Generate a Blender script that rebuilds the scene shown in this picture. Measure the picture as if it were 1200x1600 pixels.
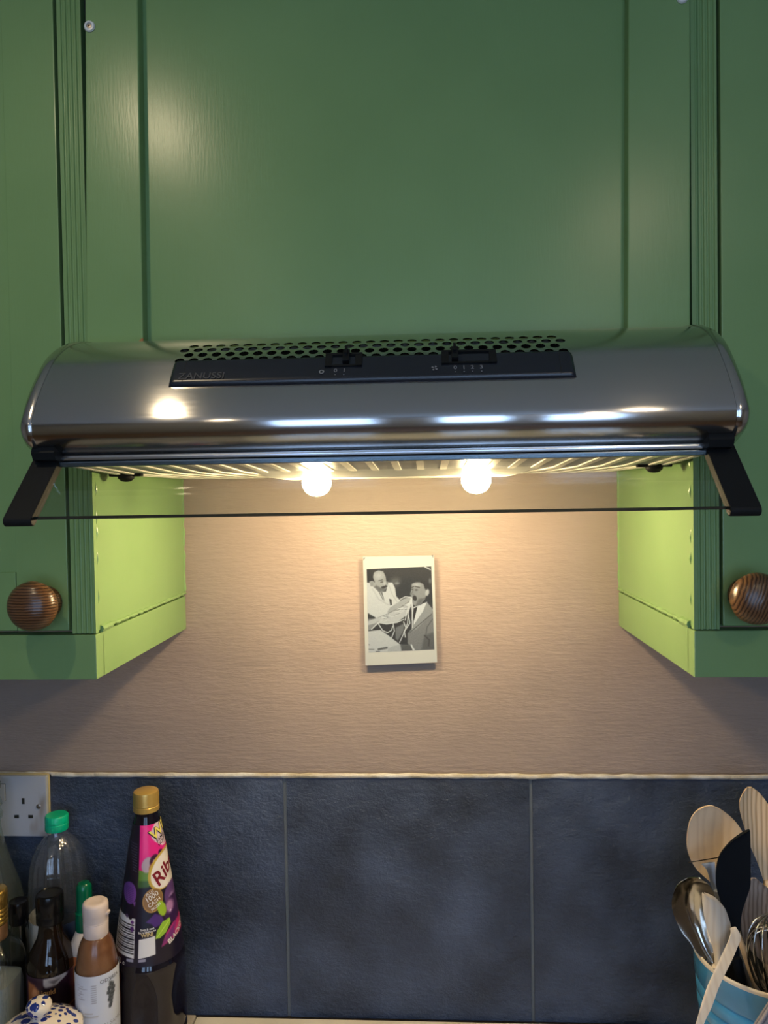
import bpy, bmesh, math, random
import numpy as np
from mathutils import Vector, Matrix, noise
from math import sin, cos, pi, radians, sqrt, atan2, hypot

for o in list(bpy.data.objects): bpy.data.objects.remove(o)
random.seed(7)
S = bpy.context.scene
COL = S.collection
E = 1.633                       # eye height above the floor; heights below are written relative to it

# ------------------------------------------------------------------ camera
CAM = Vector((.0381, -1.0617, 0)); YAW, PITCH, ROLL, FPX = .0535, -.0241, .0163, 1200.
ROT = Matrix.Rotation(YAW, 3, 'Z') @ Matrix.Rotation(PITCH, 3, 'X') @ Matrix.Rotation(ROLL, 3, 'Y')
cd = bpy.data.cameras.new('camera'); cam = bpy.data.objects.new('camera', cd); COL.objects.link(cam)
cd.sensor_fit = 'VERTICAL'; cd.sensor_height = 36; cd.lens = 27.0; cd.clip_start = .02
Rc = Matrix((ROT.col[0], ROT.col[2], -ROT.col[1])).transposed()
cam.matrix_world = Matrix.Translation(CAM + Vector((0, 0, E))) @ Rc.to_4x4()
S.camera = cam

# ------------------------------------------------------------------ light, world, exposure
S.view_settings.view_transform = 'Standard'; S.view_settings.look = 'None'
S.view_settings.gamma = 1; S.view_settings.use_curve_mapping = False
S.view_settings.exposure = 0.0
W = bpy.data.worlds.new('world'); S.world = W; W.use_nodes = True
W.node_tree.nodes['Background'].inputs[0].default_value = (.45, .62, 1, 1)
W.node_tree.nodes['Background'].inputs[1].default_value = 2.0
L_HOOD, L_SPOT, L_WIN = 500, 1.9, 4.6
WARM = (1.0, .74, .40); SPOTC = (1.0, .80, .52); SKYC = (.50, .72, 1.0)

def area(name, loc, size, power, color, rot=(0, 0, 0), size_y=None, shape=None, spread=None):
    d = bpy.data.lights.new(name, 'AREA'); d.energy = power; d.color = color; d.size = size
    d.shape = shape or ('RECTANGLE' if size_y else 'SQUARE')
    if size_y: d.size_y = size_y
    if spread: d.spread = spread
    o = bpy.data.objects.new(name, d); COL.objects.link(o)
    o.location = (loc[0], loc[1], loc[2] + E); o.rotation_euler = rot
    return o
WINS = [(-.50, -.10), (.07, .34), (.42, .72)]          # the three panes of the kitchen window behind the viewer
WZ0, WZ1, WY = -.72, .52, -2.3
for a, b in WINS:
    area('window_daylight', ((a + b) / 2, WY - .12, (WZ0 + WZ1) / 2), b - a, L_WIN, SKYC, (radians(90), 0, radians(0)), WZ1 - WZ0)
SPOTS = [(-.39, -.79, 1.0, .009), (.50, -1.30, 1.0, .022), (-.50, -1.72, .5, .012), (.55, -2.0, .6, .03)]

# ------------------------------------------------------------------ helpers
def at(px, py, Y):
    "point at depth Y seen at photo position px, py (relative heights)"
    r = ROT @ Vector(((px - 600) / FPX, 1, -(py - 800) / FPX))
    return CAM + r * ((Y - CAM.y) / r.y)

def tag(o, label=None, cat=None, group=None, kind=None):
    if label: o['label'] = label
    if cat: o['category'] = cat
    if group: o['group'] = group
    if kind: o['kind'] = kind
    return o

def link(name, me, mats, parent=None, smooth=True, angle=40):
    o = bpy.data.objects.new(name, me); COL.objects.link(o)
    if not isinstance(mats, (list, tuple)): mats = [mats]
    for m in mats: me.materials.append(m)
    if smooth:
        me.shade_smooth() if hasattr(me, 'shade_smooth') else [setattr(p, 'use_smooth', True) for p in me.polygons]
        if angle:
            try: me.set_sharp_from_angle(angle=radians(angle))
            except Exception: pass
    if parent: o.parent = parent
    else: o.location = (0, 0, E)
    return o

def empty(name, loc, rz=0):
    o = bpy.data.objects.new(name, None); COL.objects.link(o); o.empty_display_size = .05
    o.location = (loc[0], loc[1], loc[2] + E); o.rotation_euler = (0, 0, rz)
    return o

class MB:
    "collects shapes, then links them as one mesh"
    def __init__(s, off=(0, 0, 0)): s.v = []; s.f = []; s.m = []; s.off = Vector(off); s.wn = False
    def add(s, vs, fs, mi=0):
        n = len(s.v); s.v += [Vector(v) - s.off for v in vs]; s.f += [tuple(i + n for i in f) for f in fs]; s.m += [mi] * len(fs); return s
    def box(s, x0, x1, y0, y1, z0, z1, bev=0, mi=0):
        if x0 > x1: x0, x1 = x1, x0
        if y0 > y1: y0, y1 = y1, y0
        if z0 > z1: z0, z1 = z1, z0
        bm = bmesh.new(); bmesh.ops.create_cube(bm, size=1)
        for v in bm.verts: v.co = ((x0 + x1) / 2 + v.co.x * (x1 - x0), (y0 + y1) / 2 + v.co.y * (y1 - y0), (z0 + z1) / 2 + v.co.z * (z1 - z0))
        if bev: s.wn = True; bmesh.ops.bevel(bm, geom=bm.edges[:], offset=bev, segments=2, profile=.6, affect='EDGES')
        return s.bm(bm, mi)
    def bm(s, bm, mi=0):
        bm.verts.index_update(); s.add([v.co.copy() for v in bm.verts], [[v.index for v in f.verts] for f in bm.faces], mi); bm.free(); return s
    def tube(s, pts, r, n=10, mi=0, cap=True, flat=1.0):
        pts = [Vector(p) for p in pts]; R = r if isinstance(r, (list, tuple)) else [r] * len(pts)
        vs = []; up = None
        for i, p in enumerate(pts):
            t = (pts[min(i + 1, len(pts) - 1)] - pts[max(i - 1, 0)]).normalized()
            if up is None: up = Vector((0, 0, 1)) if abs(t.z) < .9 else Vector((1, 0, 0))
            a = t.cross(up).normalized(); b = a.cross(t).normalized(); up = b
            for k in range(n):
                q = 2 * pi * k / n; vs.append(p + a * cos(q) * R[i] + b * sin(q) * R[i] * flat)
        fs = [(i * n + k, i * n + (k + 1) % n, (i + 1) * n + (k + 1) % n, (i + 1) * n + k) for i in range(len(pts) - 1) for k in range(n)]
        if cap: fs += [tuple(range(n))[::-1], tuple(range((len(pts) - 1) * n, len(pts) * n))]
        return s.add(vs, fs, mi)
    def lathe(s, prof, n=48, c=(0, 0, 0), axis='Z', mi=0, sq=0, ribs=0, rib=0, zr=None, capped=True):
        vs = []; fs = []; c = Vector(c)
        for i, (r, z) in enumerate(prof):
            for k in range(n):
                a = 2 * pi * k / n; rr = max(r, 1e-5)
                if sq: rr *= (1 / (abs(cos(a)) ** sq + abs(sin(a)) ** sq)) ** (1 / sq)
                if ribs and (zr is None or zr[0] <= z <= zr[1]): rr += rib * cos(ribs * a)
                p = Vector((rr * cos(a), rr * sin(a), z))
                if axis == 'Y': p = Vector((p.x, -p.z, p.y))
                if axis == '-Z': p = Vector((p.x, -p.y, -p.z))
                vs.append(c + p)
        m = len(prof)
        fs = [(i * n + k, i * n + (k + 1) % n, (i + 1) * n + (k + 1) % n, (i + 1) * n + k) for i in range(m - 1) for k in range(n)]
        if capped and prof[0][0] > 1e-4: fs.append(tuple(range(n))[::-1])
        if capped and prof[-1][0] > 1e-4: fs.append(tuple(range((m - 1) * n, m * n)))
        return s.add(vs, fs, mi)
    def build(s, name, mats, parent=None, smooth=True, angle=40, rel=True):
        me = bpy.data.meshes.new(name)
        vs = s.v
        if parent is not None and rel:
            o = Vector((0, 0, 0)); p = parent
            while p is not None: o += Vector(p.location); p = p.parent
            o.z -= E
            vs = [v - o for v in vs]
        me.from_pydata([tuple(v) for v in vs], [], s.f)
        me.polygons.foreach_set('material_index', s.m)
        bm = bmesh.new(); bm.from_mesh(me); bmesh.ops.remove_doubles(bm, verts=bm.verts[:], dist=1e-6)
        bmesh.ops.recalc_face_normals(bm, faces=bm.faces[:]); bm.to_mesh(me); bm.free()
        o = link(name, me, mats, parent, smooth, angle)
        if s.wn and smooth:
            w = o.modifiers.new('weighted_normals', 'WEIGHTED_NORMAL'); w.keep_sharp = True; w.weight = 100
        return o

def prism_x(mb, poly, x0, x1, mi=0):
    n = len(poly); vs = [(x0, y, z) for y, z in poly] + [(x1, y, z) for y, z in poly]
    fs = [(i, (i + 1) % n, n + (i + 1) % n, n + i) for i in range(n)] + [tuple(range(n))[::-1], tuple(range(n, 2 * n))]
    return mb.add(vs, fs, mi)
def prism_z(mb, poly, z0, z1, mi=0):
    n = len(poly); vs = [(x, y, z0) for x, y in poly] + [(x, y, z1) for x, y in poly]
    fs = [(i, (i + 1) % n, n + (i + 1) % n, n + i) for i in range(n)] + [tuple(range(n))[::-1], tuple(range(n, 2 * n))]
    return mb.add(vs, fs, mi)
def catmull(P, n=8):
    P = [np.array(p, float) for p in P]; P = [2 * P[0] - P[1]] + P + [2 * P[-1] - P[-2]]; o = []
    for i in range(1, len(P) - 2):
        a, b, c, d = P[i - 1:i + 3]
        for k in range(n):
            t = k / n; o.append(.5 * (2 * b + (c - a) * t + (2 * a - 5 * b + 4 * c - d) * t * t + (3 * b - a - 3 * c + d) * t ** 3))
    o.append(P[-2]); return o

def text_mesh(txt, size, bold=0.0, align='CENTER', shear=0):
    "2D verts and faces of a word in the built-in lettering"
    c = bpy.data.curves.new('lettering', 'FONT'); c.body = txt; c.size = size; c.align_x = align; c.align_y = 'CENTER'
    c.offset = bold * size; c.shear = shear; c.resolution_u = 3
    o = bpy.data.objects.new('lettering', c); COL.objects.link(o)
    dg = bpy.context.evaluated_depsgraph_get(); me = o.evaluated_get(dg).to_mesh()
    bm = bmesh.new(); bm.from_mesh(me); bmesh.ops.triangulate(bm, faces=bm.faces[:])      # small faces, so that words can follow a curved label
    for _ in range(4):
        le = [e_ for e_ in bm.edges if e_.calc_length() > .0022]
        if not le: break
        bmesh.ops.subdivide_edges(bm, edges=le, cuts=1); bmesh.ops.triangulate(bm, faces=bm.faces[:])
    bm.verts.index_update(); vs = [(v.co.x, v.co.y) for v in bm.verts]; fs = [tuple(v.index for v in f.verts) for f in bm.faces]; bm.free()
    bpy.data.objects.remove(o); bpy.data.curves.remove(c)
    return vs, fs

# ------------------------------------------------------------------ materials
def mat(name, color=(.5, .5, .5), rough=.5, metal=0, spec=.5, **k):
    m = bpy.data.materials.new(name); m.use_nodes = True; nt = m.node_tree; b = nt.nodes['Principled BSDF']
    b.inputs['Base Color'].default_value = (*color, 1); b.inputs['Roughness'].default_value = rough
    b.inputs['Metallic'].default_value = metal; b.inputs['Specular IOR Level'].default_value = spec
    for a, v in k.items(): b.inputs[a.replace('_', ' ')].default_value = v
    return m
def N(m, t, **k):
    n = m.node_tree.nodes.new(t)
    for a, v in k.items():
        if a.startswith('i_'):
            key = a[2:]; key = int(key) if key.isdigit() else key.replace('_', ' ')
            n.inputs[key].default_value = v
        else: setattr(n, a, v)
    return n
def Lk(m, a, b): m.node_tree.links.new(a, b)
def coords(m, scale=(1, 1, 1), kind='Object'):
    tc = N(m, 'ShaderNodeTexCoord'); mp = N(m, 'ShaderNodeMapping'); mp.inputs['Scale'].default_value = scale
    Lk(m, tc.outputs[kind], mp.inputs[0]); return mp.outputs[0]
def add_bump(m, scale, strength, dist, det=3, stretch=(1, 1, 1), rough=.55, extra=None):
    b = m.node_tree.nodes['Principled BSDF']; v = coords(m, stretch)
    n = N(m, 'ShaderNodeTexNoise', i_Scale=scale, i_Detail=det, i_Roughness=rough); Lk(m, v, n.inputs['Vector'])
    bp = N(m, 'ShaderNodeBump', i_Strength=strength, i_Distance=dist); Lk(m, n.outputs['Fac'], bp.inputs['Height'])
    if b.inputs['Normal'].is_linked: Lk(m, b.inputs['Normal'].links[0].from_socket, bp.inputs['Normal'])
    Lk(m, bp.outputs[0], b.inputs['Normal']); return n
def add_mottle(m, c1, c2, scale, det=4, stretch=(1, 1, 1), lo=.35, hi=.65):
    b = m.node_tree.nodes['Principled BSDF']; v = coords(m, stretch)
    n = N(m, 'ShaderNodeTexNoise', i_Scale=scale, i_Detail=det); Lk(m, v, n.inputs['Vector'])
    r = N(m, 'ShaderNodeValToRGB'); r.color_ramp.elements[0].position = lo; r.color_ramp.elements[1].position = hi
    r.color_ramp.elements[0].color = (*c1, 1); r.color_ramp.elements[1].color = (*c2, 1)
    Lk(m, n.outputs['Fac'], r.inputs[0]); Lk(m, r.outputs[0], b.inputs['Base Color']); return r
def emis(name, color, strength):
    m = mat(name, color); b = m.node_tree.nodes['Principled BSDF']
    b.inputs['Emission Color'].default_value = (*color, 1); b.inputs['Emission Strength'].default_value = strength; return m
def thin(name, tint, gloss=.05, extra=.0, ior=1.45, haze=(0, (1, 1, 1))):
    "thin clear sheet: transparent body with a Fresnel reflection"
    m = bpy.data.materials.new(name); m.use_nodes = True; nt = m.node_tree
    for n in list(nt.nodes):
        if n.type != 'OUTPUT_MATERIAL': nt.nodes.remove(n)
    out = nt.nodes[0]
    tr = N(m, 'ShaderNodeBsdfTransparent'); tr.inputs[0].default_value = (*tint, 1)
    gl = N(m, 'ShaderNodeBsdfGlossy'); gl.inputs['Roughness'].default_value = gloss
    lw = N(m, 'ShaderNodeLayerWeight'); lw.inputs['Blend'].default_value = .5       # Schlick curve, the same on both sides of the sheet
    pw = N(m, 'ShaderNodeMath', operation='POWER'); pw.inputs[1].default_value = 5.0; Lk(m, lw.outputs['Facing'], pw.inputs[0])
    ad = N(m, 'ShaderNodeMath', operation='MULTIPLY_ADD', use_clamp=True); ad.inputs[1].default_value = .9; ad.inputs[2].default_value = .035 + extra
    Lk(m, pw.outputs[0], ad.inputs[0]); mx = N(m, 'ShaderNodeMixShader')
    Lk(m, ad.outputs[0], mx.inputs[0]); Lk(m, tr.outputs[0], mx.inputs[1]); Lk(m, gl.outputs[0], mx.inputs[2])
    last = mx
    if haze[0] > 0:
        df = N(m, 'ShaderNodeBsdfDiffuse'); df.inputs[0].default_value = (*haze[1], 1); m2 = N(m, 'ShaderNodeMixShader'); m2.inputs[0].default_value = haze[0]
        Lk(m, mx.outputs[0], m2.inputs[1]); Lk(m, df.outputs[0], m2.inputs[2]); last = m2
    Lk(m, last.outputs[0], out.inputs[0]); return m
def vcol(name, rough=.5, spec=.5):
    m = mat(name, rough=rough, spec=spec); a = N(m, 'ShaderNodeAttribute', attribute_name='Col')
    Lk(m, a.outputs['Color'], m.node_tree.nodes['Principled BSDF'].inputs['Base Color']); return m

GREEN = (.168, .292, .118)
paint = mat('green_gloss_paint', GREEN, .27, spec=.35)
add_mottle(paint, (GREEN[0] * .95, GREEN[1] * .96, GREEN[2] * .95), (GREEN[0] * 1.05, GREEN[1] * 1.04, GREEN[2] * 1.05), 6)
add_bump(paint, 60, .10, .0008, 4, (8, 8, .8)); add_bump(paint, 9, .12, .002, 2)
dark_gap = mat('dark_gap', (.01, .012, .01), .8)
bare = mat('bare_wood', (.30, .13, .04), .7)
plaster = mat('plaster_paint', (.40, .315, .285), .5, spec=.35)
add_mottle(plaster, (.275, .220, .192), (.305, .244, .214), 5)
add_bump(plaster, 90, .5, .0028, 5, (.30, 1, 1.6), .66); add_bump(plaster, 9, .5, .006, 4)
add_bump(plaster, 260, .4, .0012, 3, (.25, 1, 1.5))
# blue slate tile
slate = mat('slate_tile', (.03, .045, .075), .36, spec=.5)
r_ = add_mottle(slate, (.012, .021, .044), (.062, .092, .170), 8, 8, lo=.34, hi=.72)
add_bump(slate, 70, .9, .005, 8, (1, 1, 1.4), .66); add_bump(slate, 14, .6, .008, 4)
grout = mat('grout', (.11, .13, .15), .8); add_bump(grout, 200, .5, .001)
caulk = mat('cream_caulk', (.55, .48, .34), .55); add_mottle(caulk, (.40, .35, .26), (.62, .62, .60), 40, 5, (1, 1, 2)); add_bump(caulk, 130, .8, .003, 4)
cream = mat('cream_enamel', (.72, .68, .60), .3); add_mottle(cream, (.70, .655, .56), (.76, .73, .66), 9)
laminate = mat('stone_laminate', (.42, .39, .35), .4); add_mottle(laminate, (.36, .33, .30), (.50, .47, .43), 60)
white_pl = mat('white_plastic', (.56, .57, .60), .4)
add_mottle(white_pl, (.27, .25, .24), (.40, .43, .50), 22, 2, (1.6, 1, .6), lo=.34, hi=.48)
black_pl = mat('black_plastic', (.010, .011, .012), .55, spec=.1)
add_bump(black_pl, 500, .15, .0005)
control_pl = mat('navy_black_plastic', (.010, .013, .020), .26)
blk_gloss = mat('black_gloss', (.005, .005, .006), .2, spec=.3)
grey_print = mat('grey_print', (.16, .17, .19), .5)
dim_print = mat('dim_logo_print', (.055, .055, .06), .4)
# brushed steel, grain along X
def steel(name, col, r0, aniso, streak=True):
    m = mat(name, col, r0, 1.0); b = m.node_tree.nodes['Principled BSDF']
    b.inputs['Anisotropic'].default_value = aniso; b.inputs['Anisotropic Rotation'].default_value = .25
    cx = N(m, 'ShaderNodeCombineXYZ'); cx.inputs[0].default_value = 1; Lk(m, cx.outputs[0], b.inputs['Tangent'])
    if streak:
        v = coords(m, (3, 260, 260)); n = N(m, 'ShaderNodeTexNoise', i_Scale=3.0, i_Detail=3); Lk(m, v, n.inputs['Vector'])
        mr = N(m, 'ShaderNodeMapRange'); mr.inputs[3].default_value = r0 - .03; mr.inputs[4].default_value = r0 + .03
        Lk(m, n.outputs['Fac'], mr.inputs[0]); Lk(m, mr.outputs[0], b.inputs['Roughness'])
        bp = N(m, 'ShaderNodeBump', i_Strength=.06, i_Distance=.0004); Lk(m, n.outputs['Fac'], bp.inputs['Height']); Lk(m, bp.outputs[0], b.inputs['Normal'])
    return m
brushed = steel('brushed_steel', (.56, .55, .54), .14, .95)
chrome = mat('polished_steel', (.55, .54, .53), .16, 1)
sash_m = mat('satin_steel', (.62, .63, .65), .22, 1)
under_m = mat('underside_metal', (.70, .69, .66), .45, .1)
bar_m = mat('filter_bar_enamel', (.80, .78, .72), .4)
slat_m = mat('filter_slat_metal', (.42, .42, .41), .45, .2)
lens_m = mat('opal_lens', (.85, .84, .80), .35, Transmission_Weight=.0)
lens_m.node_tree.nodes['Principled BSDF'].inputs['Subsurface Weight'].default_value = .0
bulb_m = emis('bulb_glow', WARM, L_HOOD)
bulb_m.node_tree.nodes['Principled BSDF'].inputs['Base Color'].default_value = (.9, .85, .7, 1)
visor_m = thin('smoked_glass', (.80, .82, .80), .02, .02, 1.5)
visor_edge = mat('glass_edge', (.010, .022, .020), .15)
# woods
def wood(name, c1, c2, scale, dist=3, det=3, axis='Z', rough=.45, stretch=(1, 1, 1), typ='BANDS'):
    m = mat(name, c1, rough); b = m.node_tree.nodes['Principled BSDF']; v = coords(m, stretch)
    w = N(m, 'ShaderNodeTexWave', wave_type=typ, i_Scale=scale, i_Distortion=dist, i_Detail=det)
    w.inputs['Detail Scale'].default_value = 1.5
    if typ == 'BANDS': w.bands_direction = axis
    else: w.rings_direction = axis
    Lk(m, v, w.inputs['Vector']); r = N(m, 'ShaderNodeValToRGB')
    r.color_ramp.elements[0].color = (*c2, 1); r.color_ramp.elements[1].color = (*c1, 1); r.color_ramp.elements[0].position = .05; r.color_ramp.elements[1].position = .6
    Lk(m, w.outputs['Fac'], r.inputs[0]); Lk(m, r.outputs[0], b.inputs['Base Color'])
    bp = N(m, 'ShaderNodeBump', i_Strength=.2, i_Distance=.0006); Lk(m, w.outputs['Fac'], bp.inputs['Height']); Lk(m, bp.outputs[0], b.inputs['Normal'])
    return m
knob_w = wood('varnished_pine_a', (.13, .062, .026), (.035, .016, .008), 115, 1.2, 2, 'Z', .28)
knob_w2 = wood('varnished_pine_b', (.13, .065, .028), (.035, .016, .008), 105, 2.2, 2, 'Y', .3, typ='RINGS')
beech = wood('beech_wood', (.86, .66, .45), (.80, .60, .40), 30, 5, 4, 'X', .5, (1, 1, .25))
ash_w = wood('grained_ash_wood', (.86, .64, .40), (.56, .37, .20), 55, 2.2, 3, 'X', .5, (1, 1, .14))
grey_w = wood('weathered_wood', (.44, .36, .31), (.25, .19, .16), 55, 4, 3, 'X', .55, (1, 1, .35))
pale_w = wood('pale_wood', (.66, .59, .50), (.60, .52, .43), 40, 4, 4, 'X', .55, (1, 1, .3))
steel_u = mat('utensil_steel', (.62, .59, .54), .14, 1); add_bump(steel_u, 60, .08, .0006)
black_sil = mat('black_silicone', (.004, .006, .010), .6, spec=.12)

# ================================================================== THE ROOM
XL, XR, YF, ZC, ZF = -1.7, 1.6, WY, .62, -E
wallp = mat('painted_wall', (.50, .49, .47), .7)
ceilp = mat('ceiling_paint', (.80, .80, .79), .8)
floor_m = wood('floor_boards', (.24, .13, .06), (.14, .07, .035), 6, 3, 3, 'X', .4, (1, .2, 1))
st = lambda o: tag(o, kind='structure')
st(MB().box(XL, XR, 0, .1, ZF, ZC).build('wall_back', plaster, smooth=False))
st(MB().box(XL - .1, XL, YF - .1, .1, ZF, ZC).build('wall_left', wallp, smooth=False))
st(MB().box(XR, XR + .1, YF - .1, .1, ZF, ZC).build('wall_right', wallp, smooth=False))
st(MB().box(XL - .1, XR + .1, YF - .1, .1, ZF - .1, ZF).build('floor', floor_m, smooth=False))
st(MB().box(XL - .1, XR + .1, YF - .1, .1, ZC, ZC + .1).build('ceiling', ceilp, smooth=False))
mb = MB(); xs = [XL] + [v for w in WINS for v in w] + [XR]
for i in range(0, len(xs), 2): mb.box(xs[i], xs[i + 1], YF - .1, YF, ZF, ZC)
for a, b in WINS: mb.box(a, b, YF - .1, YF, ZF, WZ0).box(a, b, YF - .1, YF, WZ1, ZC)
st(mb.build('wall_front', wallp, smooth=False))
frame_m = mat('window_frame_paint', (.6, .6, .6), .4)
clear_m = thin('window_glass', (.95, .97, 1), .01)
for i, (a, b) in enumerate(WINS):
    f = MB()
    for x0, x1, z0, z1 in ((a, a + .03, WZ0, WZ1), (b - .03, b, WZ0, WZ1), (a, b, WZ0, WZ0 + .03), (a, b, WZ1 - .03, WZ1), (a, b, .05, .08)):
        f.box(x0, x1, YF - .07, YF - .02, z0, z1, .004)
    fo = st(f.build('window_%d' % (i + 1), frame_m))
    g = MB().box(a + .03, b - .03, YF - .05, YF - .046, WZ0 + .03, WZ1 - .03).build('pane', clear_m, fo, rel=False)
    g.location = (0, 0, 0)

# ---- splashback tiles, grout and caulk
ZT, ZCNT = -.3944, -.733
T1, T2, TW = -.1635, .1773, .3408
tm = MB(); g = .0021
x = T1 - 4 * TW
while x < XR - .02:
    tm.box(max(x + g, XL + .001), min(x + TW - g, XR - .001), -.007, 0, ZCNT - .002, ZT, .0014)
    x += TW
st(tm.build('wall_splashback', slate, angle=50))
st(MB().box(XL, XR, -.0045, .0, ZCNT - .002, ZT - .0005).build('trim_2', grout, smooth=False))
cm = MB(); pts = []; rr = []
x = -.497
while x < XR:
    pts.append((x, -.0062 + .0008 * noise.noise((x * 40, 1, 0)), ZT + .0026 + .0012 * noise.noise((x * 25, 0, 3)))); rr.append(.0034 + .0009 * noise.noise((x * 60, 5, 0))); x += .004
cm.tube(pts, rr, 8)
pts = []; rr = []; x = XL
while x < -.49:
    pts.append((x, -.004, ZT + .004 + .001 * noise.noise((x * 30, 0, 3)))); rr.append(.0022 + .001 * noise.noise((x * 60, 5, 0))); x += .005
cm.tube(pts, rr, 8)
st(cm.build('trim_1', caulk))

# ================================================================== WORKTOP, COOKER
wt = MB()
wt.box(XL + .002, -.2955, -.62, -.0075, ZCNT - .04, ZCNT, .003).build('worktop', laminate)
o = bpy.data.objects['worktop']; tag(o, 'beige stone-effect worktop under the bottles on the left', 'worktop')
o = MB().box(.4065, XR - .002, -.62, -.0075, ZCNT - .04, ZCNT, .003).build('worktop', laminate)
tag(o, 'beige worktop at the right under the utensil crock', 'worktop')
ck = empty('cooker', (.055, -.31, -E)); tag(ck, 'cream enamelled cooker top running along the blue tiles', 'cooker')
MB().box(-.2945, .4055, -.60, -.011, -E + .06, ZCNT - .022, .004).build('body', cream, ck)
MB().box(-.2945, .4055, -.62, -.011, ZCNT - .02, ZCNT - .0002, .003).build('hob_top', cream, ck)
MB().box(-.25, .36, -.622, -.602, -E + .15, ZCNT - .12, .006).build('oven_door', blk_gloss, ck)
MB().tube([(-.2, -.65, ZCNT - .15), (.31, -.65, ZCNT - .15)], .009).box(-.205, -.19, -.65, -.62, ZCNT - .158, ZCNT - .142).box(.30, .315, -.65, -.62, ZCNT - .158, ZCNT - .142).build('handle', sash_m, ck)
for sx in (-.26, .37):
    for sy in (-.57, -.05): MB().lathe([(.02, -E), (.02, -E + .061)], 16, (sx, sy, 0)).build('foot', black_pl, ck)
for x0, x1, lab in ((XL + .004, -.2985, 'green base cupboard below the left worktop'), (.409, XR - .004, 'green base cupboard below the right worktop')):
    c = empty('base_cupboard', ((x0 + x1) / 2, -.3, -E)); tag(c, lab, 'cupboard')
    MB().box(x0, x1, -.57, -.01, -E + .1, ZCNT - .041).box(x0 + .02, x1 - .02, -.52, -.03, -E, -E + .1).build('carcass', paint, c, smooth=False)
    n = 2; w = (x1 - x0) / n
    for k in range(n):
        d = MB().box(x0 + k * w + .003, x0 + (k + 1) * w - .003, -.59, -.571, -E + .11, ZCNT - .05, .003).build('door', paint, c)

# ================================================================== WALL CABINETS
YC = -.2963; ZTOP = ZC - .004
def flute_poly(x0, x1, yf, yb):
    "plan of a fluted pilaster: four shallow rounded grooves on the front"
    n = 4; w = x1 - x0; p = [(x0, yb), (x0, yf)]
    for k in range(n):
        c = x0 + w * (.22 + .205 * k); h = .0015
        p += [(c - h, yf)] + [(c - h * cos(a), yf + .0016 * sin(a)) for a in (.5, 1.1, 1.57, 2.05, 2.6)] + [(c + h, yf)]
    return p + [(x1, yf), (x1, yb)]
def knob(parent, c, m):
    R = [(.0, 0), (.0165, 0), (.0172, .002), (.0168, .005), (.013, .008), (.0118, .012), (.0135, .0165), (.019, .019), (.0232, .0225), (.0247, .0275), (.0238, .033), (.0205, .038), (.0155, .0415), (.0085, .0437), (.0, .0445)]
    me = MB().lathe([(r, y) for r, y in R], 56, c, 'Y')
    k = me.build('knob', m, parent, angle=60); k['label'] = 'round varnished pine knob'
    return k
def side_cabinet(s, label):
    "s=-1 left, s=1 right; the inner face stands at x = s*0.3"
    xo = -.3 if s < 0 else .3
    fx = lambda d: xo + s * d                        # d metres outward from the inner face
    c = empty('wall_cabinet', (fx(.27), -.14, -.1859)); tag(c, label, 'cabinet')
    zr = -.1385
    MB().box(fx(.0006), fx(.018), -.2870, -.001, zr + .0012, ZTOP, .001).build('side_panel', paint, c, angle=50)
    MB().box(fx(.018), fx(.545), -.278, -.001, zr, ZTOP).build('carcass', paint, c, smooth=False)
    MB().box(fx(0), fx(.548), YC, -.276, -.1859, zr - .0010, .0016).box(fx(0), fx(.018), -.28, -.001, -.1859, zr - .0008, .0014).build('bottom_rail', paint, c)
    pl = flute_poly(min(fx(0), fx(.0246)), max(fx(0), fx(.0246)), YC + .0004, -.2885)
    prism_z(MB(), pl, zr, ZTOP).build('fluted_pilaster', paint, c, angle=70)
    # brushed-on paint bead along the joint of side panel and bottom rail, and up the front edge
    b = MB(); pts = []; rr = []
    for i in range(91):
        y = -.284 + i * .00313; nz = noise.noise((y * 70, s * 3, 2)); pts.append((fx(.0006), y, zr + .0030 + .0010 * nz)); rr.append(.0021 + .0016 * max(-.6, noise.noise((y * 120, s, 7))) + (.002 if i < 9 else 0))
    b.tube(pts, rr, 8); b.build('paint_bead', paint, c); b = MB()
    pts = []; rr = []
    for i in range(150):
        z = zr + .006 + i * .0032; pts.append((fx(.0008), -.0022, z)); rr.append(.0018 + .0016 * noise.noise((z * 90, s, 5)))
    b.tube(pts, rr, 8); b.build('paint_bead', paint, c)
    for i in range(5):
        b = MB(); z = zr + .02 + i * .03 + random.random() * .03
        b.tube([(fx(.0008), -.2870, z), (fx(.0004), -.2872, z + .006), (fx(.0008), -.2870, z + .014)], [.0004, .0016 + .001 * random.random(), .0004], 8); b.build('paint_blob', paint, c)
    MB().box(fx(.002), fx(.016), -.2892, -.2868, zr, ZTOP).build('joint_shadow_gap', dark_gap, c, smooth=False)
    # door with a slightly sunk panel
    d0, d1 = (.0272, .53); z0, z1 = zr + .0035, ZTOP; yf = YC - .0015; px = .0815; pz = -.0745; rec = .0022
    dm = MB(); X = [fx(d0), fx(px), fx(d1 - .055), fx(d1)]
    dm.box(X[0], X[1], yf, yf + .017, z0, z1, .0015); dm.box(X[2], X[3], yf, yf + .017, z0, z1, .0015)
    dm.box(X[1] + s * .0003, X[2] - s * .0003, yf, yf + .0168, z0 + .0002, pz, .0012); dm.box(fx(px - .004), fx(d1 - .05), yf + rec, yf + .016, z0 + .01, z1)
    door = dm.build('door', paint, c)
    MB().box(fx(.0248), fx(.0270), YC + .008, YC + .012, zr, ZTOP).build('door_gap_shade', dark_gap, c, smooth=False)  # dark strip standing in for the shade in the gap beside the door
    return c, door, yf
cl, dl, yf = side_cabinet(-1, 'green wall cabinet left of the cooker hood, with wooden knob')
cr, dr, _ = side_cabinet(1, 'green wall cabinet right of the cooker hood, with wooden knob')
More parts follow.
